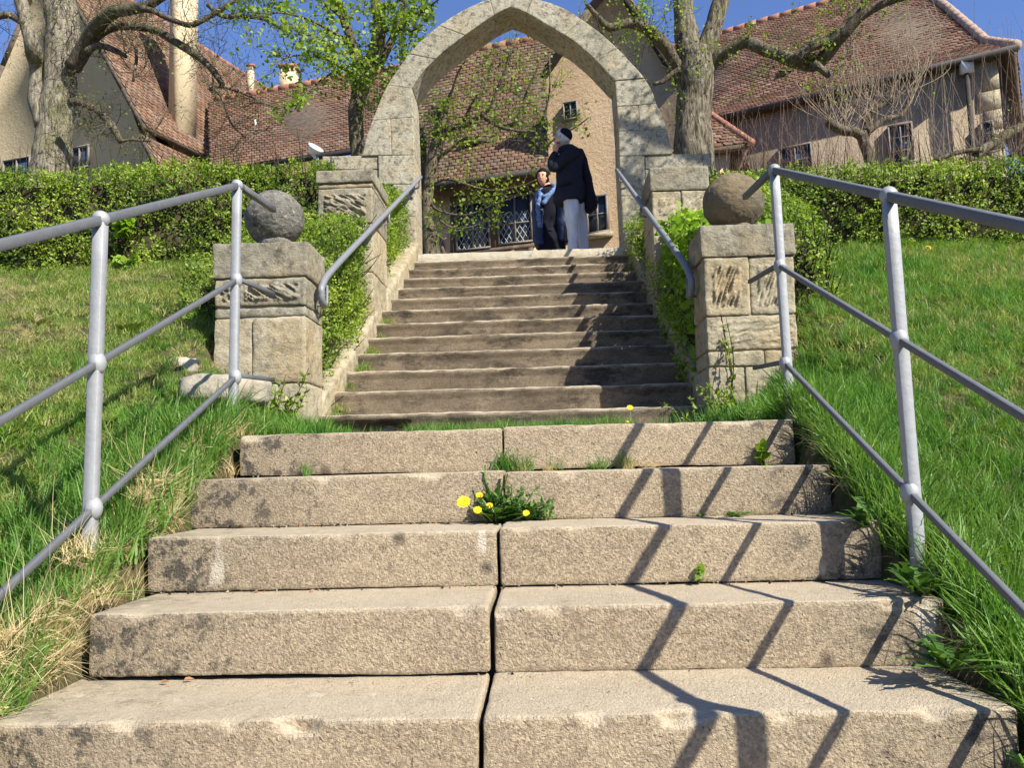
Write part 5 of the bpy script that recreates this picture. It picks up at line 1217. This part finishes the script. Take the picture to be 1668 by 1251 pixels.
# --- rendered tower house right of it
nT = nv(.5); pT = P(950, 300, 14.3); T = lambda u, v: PPL(u, v, pT, nT); nhT = nT/np.linalg.norm(nT)
t = thing('tower_house', 'tall ochre rendered gable house seen behind the right half of the arch', 'house', (pT[0], pT[1], Z0))
pts = [T(895, 112), T(960, 20), T(1000, -30), T(1046, 32), T(1104, 122), T(1112, 300)]; a = T(895, 300); b = T(1112, 300)
pts = [np.array([a[0], a[1], Z0])]+[a*[1, 1, 0]+[0, 0, pts[0][2]]]+pts[1:5]+[b*[1, 1, 0]+[0, 0, T(1104, 122)[2]]]+[np.array([b[0], b[1], Z0])]
k = len(pts); bk = [p+nhT*.4 for p in pts]
mk('gable_wall', pts+bk, [tuple(range(k)), tuple(range(k, 2*k))[::-1]]+[(i, (i+1) % k, k+(i+1) % k, k+i) for i in range(k)], MT['pl_pink'], t)
sd = np.array([.447, .894, 0]); sd = nhT
c0 = pts[0]; m_ = MB(); m_.hexa([tuple(c0), tuple(c0+nhT*5), tuple(c0+nhT*5+[.3, -.1, 0]), tuple(c0+[.3, -.1, 0])]+[tuple(np.array(q)+[0, 0, pts[1][2]-Z0]) for q in (c0, c0+nhT*5, c0+nhT*5+[.3, -.1, 0], c0+[.3, -.1, 0])]); m_.build('side_wall', MT['pl_pink'], t)
f_ = lambda p: p-nhT*.1
rt = [f_(T(1000, -36)), f_(T(1048, 30)), f_(T(1112, 132))]; lt_ = [f_(T(1000, -36)), f_(T(958, 16)), f_(T(884, 122))]
tile_roof(rt, [p+nhT*6 for p in rt], t, 'tile2', 12); tile_roof(lt_, [p+nhT*6 for p in lt_], t, 'tile', 13)
pprism('verge_board', [(1000, -34), (1048, 32), (1110, 132), (1104, 142), (1044, 46), (1000, -18)], pT, nT, .06, .04, 'darkwood', t)
window(((919, 168), (942, 165), (198, 194)), pT, nT, t, 1, (.5,), frame=2)
window(((956, 322), (991, 316), (385, 377)), pT, nT, t, 1, (.5,), frame=3, sill=True)
# --- low hipped annex behind the ridged linden
hA = P(1130, 160, 15.5); a1, a2 = P(1066, 246, 13.6), P(1224, 238, 13.2); a1[2] = a2[2] = (a1[2]+a2[2])/2
t = thing('annex', 'low annex with a bright red hipped roof behind the ridged linden', 'annex', (a1[0]+.8, 13.6, Z0))
at = P(1128, 172, 14.8); ar_ = P(1136, 172, 14.8)
tile_roof([at, a1], [ar_, a2], t, 'tile2', 14, .15, .13); ridge_row(at, a1, t, r=.05, step=.22); ridge_row(ar_, a2, t, r=.06, step=.22)
bk2 = a2+np.array([.3, 3, 0]); tile_roof([ar_, a2], [ar_+[.1, .8, 0], bk2], t, 'tile2', 15, .15, .13)
m_ = MB(); m_.hexa([(a1[0]+.1, a1[1]+.25, Z0), (a2[0]-.3, a2[1]+.25, Z0), (a2[0]-.1, a2[1]+3, Z0), (a1[0]+.1, a1[1]+3, Z0), (a1[0]+.1, a1[1]+.25, a1[2]), (a2[0]-.3, a2[1]+.25, a1[2]), (a2[0]-.1, a2[1]+3, a1[2]), (a1[0]+.1, a1[1]+3, a1[2])]); m_.build('wall', MT['pl_panel'], t)
# --- great hall, right
nH = nv(.55); pH = P(1400, 150, 18.0); HH = lambda u, v: PPL(u, v, pH, nH); nhH = nH/np.linalg.norm(nH)
t = thing('great_hall', 'great hall with a big hipped red roof and brown stained walls at the right', 'house', (pH[0], pH[1], Z0))
el = HH(1090, 210); er = HH(1655, 80); ez2 = 8.78; el[2] = er[2] = ez2; ed = (er-el)/np.linalg.norm(er-el)
def onz(u, v, z): return PZ(u, v, z)
pb = P(1380, -3, 23.6); RR = lambda u, v: PPL(u, v, pb, nH); r0 = RR(1090, 85); r1 = RR(1478, -22); rz2 = RR(1300, 18)[2]; r0[2] = r1[2] = rz2
e0 = el-nhH*.16; e1 = er-nhH*.16
mids = lambda r, e, s_: [r, r*.55+e*.45+np.array([0, 0, -.10]), r*.22+e*.78+np.array([0, 0, -.34]), e]
tile_roof(mids(r0, e0, 0), mids(r1, e1, 0), t, 'tile2', 16, .17, .16, sag=.03)
ridge_row(r0, r1, t, r=.11)
hp_ = mids(r1, e1, 0)
for i in range(3): ridge_row(hp_[i], hp_[i+1], t, 'ridgepale', r=.1, step=.3)
eb_ = e1+nhH*8+ed*.3; hb = [r1+ed*.05, r1*.55+eb_*.45+np.array([0, 0, -.1]), r1*.22+eb_*.78+np.array([0, 0, -.34]), eb_]
tile_roof(hp_, hb, t, 'tile2', 17, .25, .25)
wr_ = er-ed*.35
m_ = MB(); a = el; b = wr_; m_.hexa([(a[0], a[1], Z0), (b[0], b[1], Z0), tuple((b+nhH*9)*[1, 1, 0]+[0, 0, Z0]), tuple((a+nhH*9)*[1, 1, 0]+[0, 0, Z0]), (a[0], a[1], ez2+.02), (b[0], b[1], ez2+.02), tuple((b+nhH*9)*[1, 1, 0]+[0, 0, ez2-.1]), tuple((a+nhH*9)*[1, 1, 0]+[0, 0, ez2-.1])]); m_.build('wall', MT['pl_brown'], t)
m_ = MB(); m_.tube([e0+[0, -.04, -.06], e1+[0, -.04, -.06]], .075, 8); m_.build('gutter', MT['darkwood'], t, True)
m_ = MB(); qd = wr_-ed*.35-nhH*.06
for i in range(13):
    zq = ez2-.35-.42*i; wq = .42 if i % 2 else .3; a = wr_+ed*.012-nhH*(.008+.01*(i*7 % 3)/3); b = wr_-ed*wq-nhH*(.008+.01*(i*7 % 3)/3); o = MB()
    o.hexa([tuple(b*[1, 1, 0]+[0, 0, zq-.4]), tuple(a*[1, 1, 0]+[0, 0, zq-.4]), tuple((a+nhH*.4)*[1, 1, 0]+[0, 0, zq-.4]), tuple((b+nhH*.4)*[1, 1, 0]+[0, 0, zq-.4]), tuple(b*[1, 1, 0]+[0, 0, zq]), tuple(a*[1, 1, 0]+[0, 0, zq]), tuple((a+nhH*.4)*[1, 1, 0]+[0, 0, zq]), tuple((b+nhH*.4)*[1, 1, 0]+[0, 0, zq])])
    o.build('quoin', MT['stone'], t)
dp = P(1574, 112, HH(1574, 112)[1]-.12); m_ = MB(); m_.tube([dp, dp*[1, 1, 0]+[0, 0, Z0]], .05, 8); m_.build('downpipe', MT['darkwood'], t, True); m_ = MB(); m_.box(dp-[.12, .08, .1], dp+[.12, .05, .18]); m_.build('hopper', MT['lead'], t)
window(((1268, 243), (1322, 232), (290, 283)), pH, nH, t, 1, (.5,), frame=3)
window(((1446, 207), (1486, 198), (272, 264)), pH, nH, t, 1, (.33, .66), frame=3)
window(((1596, 201), (1618, 196), (240, 236)), pH, nH, t, 0, (.5,), frame=3)
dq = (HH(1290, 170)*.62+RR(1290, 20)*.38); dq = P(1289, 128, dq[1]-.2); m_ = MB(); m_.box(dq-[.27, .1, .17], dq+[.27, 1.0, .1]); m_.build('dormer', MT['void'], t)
tile_roof([dq+[-.34, .9, .42], dq+[-.34, -.2, .12]], [dq+[.34, .9, .42], dq+[.34, -.2, .12]], t, 'tile2', 18, name='dormer_tiles')
# --- floodlight beside the left wing wall
q = P(512, 245, 9.6); t = thing('floodlight', 'small white floodlight on a pole left of the arch above the hedge', 'floodlight', (q[0], 9.6, 2.84))
m_ = MB(); m_.tube([(q[0]+.03, 9.62, 2.84), (q[0]+.03, 9.62, q[2]-.04)], .02, 8); m_.build('pole', MT['pipe'], t, True)
m_ = MB(); d = np.array([-.86, -.35, -.25]); d = np.array([.55, -.4, .72]); d /= np.linalg.norm(d); m_.tube([q-d*.06, q-d*.05, q+d*.02, q+d*.05], [.02, .045, .085, .1], 16); m_.build('lamp_shade', MT['white'], t, True)
m_ = MB(); m_.tube([q-d*.05, q+[.03, .02, -.1]], .018, 8); m_.build('bracket', MT['white'], t, True)

# ------------------------------------------------------------------ the two people under the arch
def loftpx(rows, sides=20, amp=0.0, nsc=9, seed=0, capt=True):
    """rows: (uL, uR, v, Y, depth half)"""
    V = []; ang = np.arange(sides)*2*math.pi/sides
    for (ul, ur, v, Y, dy) in rows:
        a, b = P(ul, v, Y), P(ur, v, Y); c = (a+b)/2; h = (b-a)/2
        for g in ang:
            ca, sa = math.cos(g), math.sin(g); ca2 = math.copysign(abs(ca)**.85, ca); sa2 = math.copysign(abs(sa)**.85, sa)
            V.append(c+h*ca2+np.array([0, dy*sa2, 0]))
    V = np.array(V); cen = np.repeat(V.reshape(len(rows), sides, 3).mean(1), sides, 0); d = V-cen; L = np.linalg.norm(d, axis=1)[:, None]
    if amp: V = V+d/np.maximum(L, 1e-6)*(amp*fbm(V*[1, 1, .55], nsc, 3, seed))[:, None]
    n = len(rows); F = [(i*sides+j, i*sides+(j+1) % sides, (i+1)*sides+(j+1) % sides, (i+1)*sides+j) for i in range(n-1) for j in range(sides)]
    F += [tuple(range(sides))[::-1], tuple((n-1)*sides+j for j in range(sides))]
    return V, F
def interp_rows(rows, k=4):
    R_ = np.array(rows, float); t = np.arange(len(R_)); q = np.linspace(0, len(R_)-1, (len(R_)-1)*k+1)
    return [tuple(np.interp(q_, t, R_[:, i]) for i in range(5)) for q_ in q]
def lpart(name, rows, mat, parent, amp=.006, nsc=9, seed=0, sides=24, k=4):
    V, F = loftpx(interp_rows(rows, k), sides, amp, nsc, seed); return mk(name, V, F, MT[mat], parent, True)
def body(name, joints, edges, parent, mat='skin'):
    """one continuous skinned figure; joints: name -> (point, radius)"""
    base = WL[parent.name]; keys = list(joints); me = bpy.data.meshes.new(name)
    me.from_pydata([tuple(np.array(joints[k][0])-base) for k in keys], [(keys.index(a), keys.index(b)) for a, b in edges], [])
    me.materials.append(MT[mat]); o = bpy.data.objects.new(name, me); COL.objects.link(o); o.parent = parent; WL[o.name] = base
    sk = o.modifiers.new('skin', 'SKIN'); sk.use_smooth_shade = True
    lay = me.skin_vertices[0] if me.skin_vertices else None
    if lay is None:
        bm = bmesh.new(); bm.from_mesh(me); bm.verts.layers.skin.verify(); bm.to_mesh(me); bm.free(); lay = me.skin_vertices[0]
    for i, k in enumerate(keys):
        r = joints[k][1]; lay.data[i].radius = (r, r) if np.ndim(r) == 0 else r; lay.data[i].use_root = (i == 0)
    sb = o.modifiers.new('sub', 'SUBSURF'); sb.levels = 2; sb.render_levels = 2
    return o
def hand(mb, w, d, side_, r_, curl=.5, s=1.0):
    """palm and five bent fingers at wrist w pointing along d"""
    w = np.array(w, float); d = np.array(d, float); d /= np.linalg.norm(d); sd = np.array(side_, float); sd -= d*np.dot(sd, d); sd /= np.linalg.norm(sd); up = np.cross(sd, d)
    mb.tube([w-d*.03, w, w+d*.03*s, w+d*.06*s, w+d*.085*s], [.022, .024, .034, .036, .030], 12)
    for i, (o, l) in enumerate(((-.027, .068), (-.009, .078), (.009, .073), (.026, .057))):
        b = w+d*.08*s+sd*o; p1 = b+d*l*.5+up*curl*.01; p2 = p1+d*l*.3*(1-curl)+up*l*.45*curl; p3 = p2+up*l*.35*curl-d*l*.15*curl+d*l*.15*(1-curl)
        mb.tube([b-d*.01, b, p1, p2, p3], [.009, .0095, .0085, .008, .0055], 8)
    b = w+d*.03-sd*.025; mb.tube([b, b-sd*.02+d*.02+up*.01, b-sd*.018+d*.05+up*.025], [.012, .0105, .007], 8)
def head(parent, c, r, fwd, hairmat, hair_rows, seed, eyes=True, skull=1.0):
    """ovoid head with nose, mouth, eyes, ears facing fwd"""
    c = np.array(c, float); f = np.array(fwd, float); f /= np.linalg.norm(f); up = np.array([0, 0, 1.]); up = up-f*np.dot(up, f); up /= np.linalg.norm(up); sd = np.cross(f, up)
    n, k = 28, 20; V = []
    for i in range(k+1):
        th = math.pi*i/k
        for j in range(n):
            ph = 2*math.pi*j/n; x, y, z = math.sin(th)*math.cos(ph), math.sin(th)*math.sin(ph), math.cos(th)
            jaw = 1-.28*max(0, -z)**1.3; pz = z*1.28; px = x*.98*(1-.12*max(0, -z)) ; py = y*.78*jaw
            if x > .2 and -.55 < z < .25: # nose ridge and brow
                px += .26*math.exp(-((y/.13)**2))*math.exp(-(((z+.18)/.22)**2))
            px += .05*math.exp(-((z-.2)/.12)**2)*max(0, x)-.10*math.exp(-((abs(y)-.33)/.14)**2-((z-.05)/.12)**2)*max(0, x)
            px += .08*math.exp(-((y/.25)**2)-((z+.62)/.12)**2)*max(0, x)+.10*math.exp(-((y/.25)**2)-((z+.92)/.12)**2)*max(0, x)
            V.append(c+r*(f*px+sd*py+up*pz))
    F = [(i*n+j, (i+1)*n+j, (i+1)*n+(j+1) % n, i*n+(j+1) % n) for i in range(k) for j in range(n)]
    m_ = MB(); m_.add(V, F)
    for s_ in (-1, 1):
        e = c+sd*s_*r*.80+f*r*-.05+up*r*-.05; m_.tube([e-up*r*.25, e+sd*s_*r*.08-f*r*.06, e+up*r*.28-f*r*.1], [r*.07, r*.13, r*.1], 8)
    h = m_.build('head', MT['skin'], parent, True)
    if eyes:
        for s_ in (-1, 1):
            m_ = MB(); e = c+f*r*.86+sd*s_*r*.33+up*r*.07; knob(m_, e, r*.10, .7, 8, 6); m_.build('eye', MT['eye'], parent, True)
            m_ = MB(); m_.tube([e+sd*s_*r*.18+up*r*.15, e+up*r*.24+f*r*.05, e-sd*s_*r*.16+up*r*.18+f*r*.06], [r*.03, r*.05, r*.03], 6); m_.build('eyebrow', MT[hairmat], parent, True)
        m_ = MB(); q = c+f*r*.97-up*r*.66; m_.tube([q-sd*r*.26-f*r*.08, q+f*r*.02, q+sd*r*.26-f*r*.08], [r*.05, r*.1, r*.05], 8); m_.build('mouth', MT['lip'], parent, True)
    # hair shell
    V = []
    for i in range(k+1):
        th = math.pi*i/k
        for j in range(n):
            ph = 2*math.pi*j/n; x, y, z = math.sin(th)*math.cos(ph), math.sin(th)*math.sin(ph), math.cos(th)
            g = hair_rows(x, y, z); V.append(c+r*g*(f*(x*1.0)+sd*y*.84+up*z*1.28))
    V = np.array(V); V = c+(V-c)*(1+.05*fbm(V, 60, 3, seed))[:, None]
    m_ = MB(); m_.add(V, F); m_.build('hair', MT[hairmat], parent, True)
    return f, up, sd
# man: dark blazer, pale jeans, seen from behind-left
YM = 9.75; fx = P(938, 400, YM)[0]
man = thing('person', 'man with white hair, black jacket and pale jeans standing with hands at his mouth', 'person', (fx, YM, TOPZ))
g = TOPZ; Q = lambda u, v, dy=0: P(u, v, YM+dy)
hc = Q(916, 226); hip = Q(936, 322); 
J = {'pelvis': (hip, .09), 'belly': (Q(934, 300), .12), 'chest': (Q(930, 268), .15), 'neckb': (Q(925, 243), .06), 'neck': (Q(921, 236), .05), 'hd': (Q(918, 228), .06),
     'shl': (Q(914, 250, -.10), .06), 'ell': (Q(903, 270, -.16), .042), 'wrl': (Q(907, 247, -.20), .028), 'shr': (Q(945, 250, .12), .06), 'elr': (Q(930, 275, .1), .042), 'wrr': (Q(908, 250, .0), .028),
     'hpl': (hip+[-.06, -.06, -.06], .07), 'knl': (hip+[-.03, -.07, -.42], .05), 'anl': ((hip[0]-.0, YM-.06, g+.09), .042), 'ftl': ((hip[0]-.16, YM-.10, g+.035), .035),
     'hpr': (hip+[.03, .1, -.06], .05), 'knr': (hip+[.10, .15, -.42], .035), 'anr': ((hip[0]+.13, YM+.17, g+.09), .036), 'ftr': ((hip[0]-.04, YM+.16, g+.035), .035)}
body('body', J, [('pelvis', 'belly'), ('belly', 'chest'), ('chest', 'neckb'), ('neckb', 'neck'), ('neck', 'hd'), ('chest', 'shl'), ('shl', 'ell'), ('ell', 'wrl'), ('chest', 'shr'), ('shr', 'elr'), ('elr', 'wrr'), ('pelvis', 'hpl'), ('hpl', 'knl'), ('knl', 'anl'), ('anl', 'ftl'), ('pelvis', 'hpr'), ('hpr', 'knr'), ('knr', 'anr'), ('anr', 'ftr')], man)
lpart('jacket', [(919, 932, 237, YM, .05), (913, 941, 241, YM, .11), (905, 950, 248, YM, .17), (904, 952, 262, YM, .18), (905, 951, 280, YM, .18), (906, 950, 298, YM, .18), (903, 953, 315, YM, .19), (901, 954, 325, YM, .195), (903, 950, 331, YM, .19)], 'navy', man, .022, 8, 3, 48, 8)
V, F = loftpx(interp_rows([(941, 950, 246, YM+.06, .10), (944, 957, 262, YM+.08, .14), (946, 962, 285, YM+.08, .15), (948, 968, 310, YM+.08, .14), (950, 974, 330, YM+.07, .12), (953, 973, 338, YM+.06, .09), (955, 964, 346, YM+.05, .05)]), 20, .008, 10, 6); mk('jacket_tail', V, F, MT['black'], man, True)
for nm, pts_, rad in (('sleeve', [Q(938, 247, -.12), Q(926, 253, -.17), Q(914, 262, -.2), Q(905, 270, -.21), Q(901, 272, -.21), Q(899, 266, -.21), Q(901, 257, -.21), Q(905, 249, -.2)], [.07, .078, .072, .066, .06, .056, .05, .04]), ('sleeve', [Q(944, 250, .14), Q(930, 268, .12), Q(915, 268, .06), Q(908, 256, -.04), Q(908, 249, -.07)], [.07, .07, .06, .05, .04])):
    m_ = MB(); sp = smoothpath(pts_, 4); m_.tube(sp, np.interp(np.linspace(0, 1, len(sp)), np.linspace(0, 1, len(rad)), rad), 16, 0, .06, 12); m_.build(nm, MT['navy'], man, True)
m_ = MB(); hand(m_, Q(905, 247, -.2), (.03, .05, 1), (0, 1, 0), rng, .75); m_.build('hand', MT['skin'], man, True)
m_ = MB(); hand(m_, Q(907, 247, -.07), (-.05, -.02, 1), (0, 1, 0), rng, .75); m_.build('hand', MT['skin'], man, True)
m_ = MB(); m_.tube([Q(932, 297, -.205), Q(908, 303, -.19)], .012, 6); m_.build('pocket_flap', MT['black'], man)
lpart('trouser_leg', [(918, 942, 322, YM-.05, .12), (918, 943, 335, YM-.06, .115), (921, 943, 355, YM-.07, .10), (924, 941, 375, YM-.07, .085), (925, 941, 395, YM-.07, .08), (926, 941, 418, YM-.06, .075), (929, 948, 455, YM-.05, .075)], 'jeans', man, .016, 14, 8, 32, 8)
lpart('trouser_leg', [(926, 952, 318, YM+.1, .12), (932, 954, 340, YM+.12, .11), (938, 955, 365, YM+.14, .08), (941, 958, 390, YM+.16, .07), (943, 960, 415, YM+.17, .07), (944, 961, 450, YM+.17, .07)], 'jeans', man, .016, 14, 9, 32, 8)
for k_ in ('l', 'r'):
    a, f_ = np.array(J['an'+k_][0]), np.array(J['ft'+k_][0]); m_ = MB(); m_.tube([a+[.06, 0, -.045], a+[.02, 0, -.04], (a+f_)/2+[0, 0, -.01], f_+[-.02, 0, 0], f_+[-.07, 0, -.008]], [.03, .045, .045, .045, .02], 12); m_.build('shoe', MT['black'], man, True)
ff_ = np.array([-.85, .45, .12])
def hm(x, y, z): return 1.06 if (x < .12+.35*max(0, z) and z > -.35) or z > .55 else .9
f1, u1, s1 = head(man, hc, .098, ff_, 'hairg', hm, 4)
n_, k2 = 20, 8; V = []
cc = hc-f1*.016+u1*.042+np.array([.012, 0, 0])
for i in range(k2+1):
    th = math.pi*.5*i/k2
    for j in range(n_):
        ph = 2*math.pi*j/n_; V.append(cc+(-f1*.6+u1*.8)*.098*math.cos(th)*.9+(f1*.8+u1*.6)*.1*math.sin(th)*math.cos(ph)+s1*.088*math.sin(th)*math.sin(ph))
m_ = MB(); m_.add(V, [(i*n_+j, (i+1)*n_+j, (i+1)*n_+(j+1) % n_, i*n_+(j+1) % n_) for i in range(k2) for j in range(n_)]); m_.build('cap', MT['black'], man, True)
m_ = MB()
for s_ in (-1, 1): e = hc+s1*s_*.082; m_.tube([e-f1*.0+u1*.005, e+f1*.09+u1*.01-s1*s_*.02], .0035, 5)
m_.build('glasses', MT['lead'], man)
# woman: dark hair, blue coat and scarf
YW = 10.55; Qw = lambda u, v, dy=0: P(u, v, YW+dy)
wo_ = thing('person', 'woman with short dark hair, pale blue scarf and open blue raincoat beside the man', 'person', (Qw(900, 400)[0], YW, TOPZ))
hw = Qw(884, 289, -.03); hip = Qw(901, 366)
J = {'pelvis': (hip, .12), 'belly': (Qw(899, 350), .115), 'chest': (Qw(897, 325), .125), 'neckb': (Qw(895, 308), .05), 'neck': (Qw(891, 302), .045), 'hd': (Qw(887, 296), .06),
     'shl': (Qw(878, 318), .055), 'ell': (Qw(874, 345), .04), 'wrl': (Qw(873, 372), .026), 'shr': (Qw(915, 318), .055), 'elr': (Qw(921, 345), .04), 'wrr': (Qw(924, 372), .026),
     'hpl': (hip+[-.08, 0, -.06], .09), 'knl': (hip+[-.09, -.02, -.4], .06), 'anl': ((hip[0]-.1, YW, g+.08), .038), 'ftl': ((hip[0]-.12, YW-.14, g+.03), .032),
     'hpr': (hip+[.08, 0, -.06], .09), 'knr': (hip+[.08, -.02, -.4], .06), 'anr': ((hip[0]+.08, YW, g+.08), .038), 'ftr': ((hip[0]+.1, YW-.14, g+.03), .032)}
body('body', J, [('pelvis', 'belly'), ('belly', 'chest'), ('chest', 'neckb'), ('neckb', 'neck'), ('neck', 'hd'), ('chest', 'shl'), ('shl', 'ell'), ('ell', 'wrl'), ('chest', 'shr'), ('shr', 'elr'), ('elr', 'wrr'), ('pelvis', 'hpl'), ('hpl', 'knl'), ('knl', 'anl'), ('anl', 'ftl'), ('pelvis', 'hpr'), ('hpr', 'knr'), ('knr', 'anr'), ('anr', 'ftr')], wo_)
lpart('jumper', [(886, 904, 306, YW, .05), (878, 913, 312, YW, .11), (877, 918, 325, YW, .135), (879, 916, 345, YW, .13), (878, 918, 365, YW, .135), (877, 920, 382, YW, .14)], 'black', wo_, .010, 9, 12)
lpart('coat', [(873, 882, 312, YW-.02, .10), (868, 884, 322, YW-.05, .13), (867, 884, 345, YW-.06, .14), (868, 885, 368, YW-.05, .14), (869, 886, 392, YW-.05, .15), (871, 888, 402, YW-.05, .15)], 'blue', wo_, .022, 12, 13, 32, 8)
lpart('coat', [(908, 917, 311, YW-.02, .10), (906, 922, 322, YW-.05, .13), (905, 926, 345, YW-.06, .14), (906, 930, 368, YW-.05, .15), (907, 932, 388, YW-.05, .15), (909, 931, 395, YW-.05, .14)], 'blue', wo_, .022, 12, 14, 32, 8)
lpart('coat_back', [(878, 914, 311, YW+.06, .07), (872, 921, 330, YW+.07, .09), (870, 926, 360, YW+.07, .09), (871, 930, 392, YW+.07, .1)], 'blue', wo_, .01, 8, 15)
for u0, u1_, u2, nm in ((877, 872, 873, 'sleeve'), (916, 922, 924, 'sleeve')):
    m_ = MB(); sp = smoothpath([Qw(u0, 316), Qw(u1_, 343, -.02), Qw(u2, 371, -.05)], 6); m_.tube(sp, np.linspace(.058, .042, len(sp)), 14, 0, .2, 14); m_.build(nm, MT['blue'], wo_, True)
    m_ = MB(); hand(m_, Qw(u2, 373, -.05), (0, -.1, -1), (0, 1, 0), rng, .35, .9); m_.build('hand', MT['skin'], wo_, True)
m_ = MB(); sp = smoothpath([Qw(878, 313, -.12), Qw(886, 320, -.17), Qw(896, 315, -.15), Qw(904, 306, -.08), Qw(900, 301, .05), Qw(888, 303, .06), Qw(879, 311, -.06)], 5); m_.tube(sp, .026, 12, 0, .25, 25); sp = smoothpath([Qw(880, 316, -.17), Qw(876, 335, -.19), Qw(878, 352, -.19), Qw(880, 371, -.18)], 6); m_.tube(sp, np.linspace(.026, .034, len(sp)), 10, 0, .3, 25); m_.tube(smoothpath([Qw(902, 308, -.12), Qw(893, 320, -.17), Qw(884, 332, -.18)], 5), .03, 10, 0, .3, 25); m_.build('scarf', MT['scarf'], wo_, True)
lpart('skirt', [(878, 920, 376, YW, .14), (877, 922, 395, YW, .15), (876, 922, 420, YW, .16), (878, 920, 440, YW, .15)], 'black', wo_, .01, 8, 16)
for k_ in ('l', 'r'):
    a, f_ = np.array(J['an'+k_][0]), np.array(J['ft'+k_][0]); m_ = MB(); m_.tube([a+[0, .05, -.04], a+[0, .02, -.035], (a+f_)/2, f_, f_+[0, -.05, -.005]], [.028, .04, .04, .038, .018], 12); m_.build('shoe', MT['black'], wo_, True)
def hw_(x, y, z): return 1.13 if (z > .5) or (x < .15 and z > -.7) or (abs(y) > .86 and z > -.1) else .88
head(wo_, hw, .088, (-.32, -.92, -.05), 'hairb', hw_, 9)
# shoulder bag strap side: dark bag behind her coat
m_ = MB(); V, F = gridbox(Qw(918, 385)+[-.02, -.2, -.12], Qw(930, 365)+[.02, -.1, .05], .02, r=.03, amp=.004, seed=5); tag(mk('bag', V, F, MT['black'], None, True, loc=Qw(924, 385)), 'small black bag hanging at the woman\'s right coat side', 'bag')
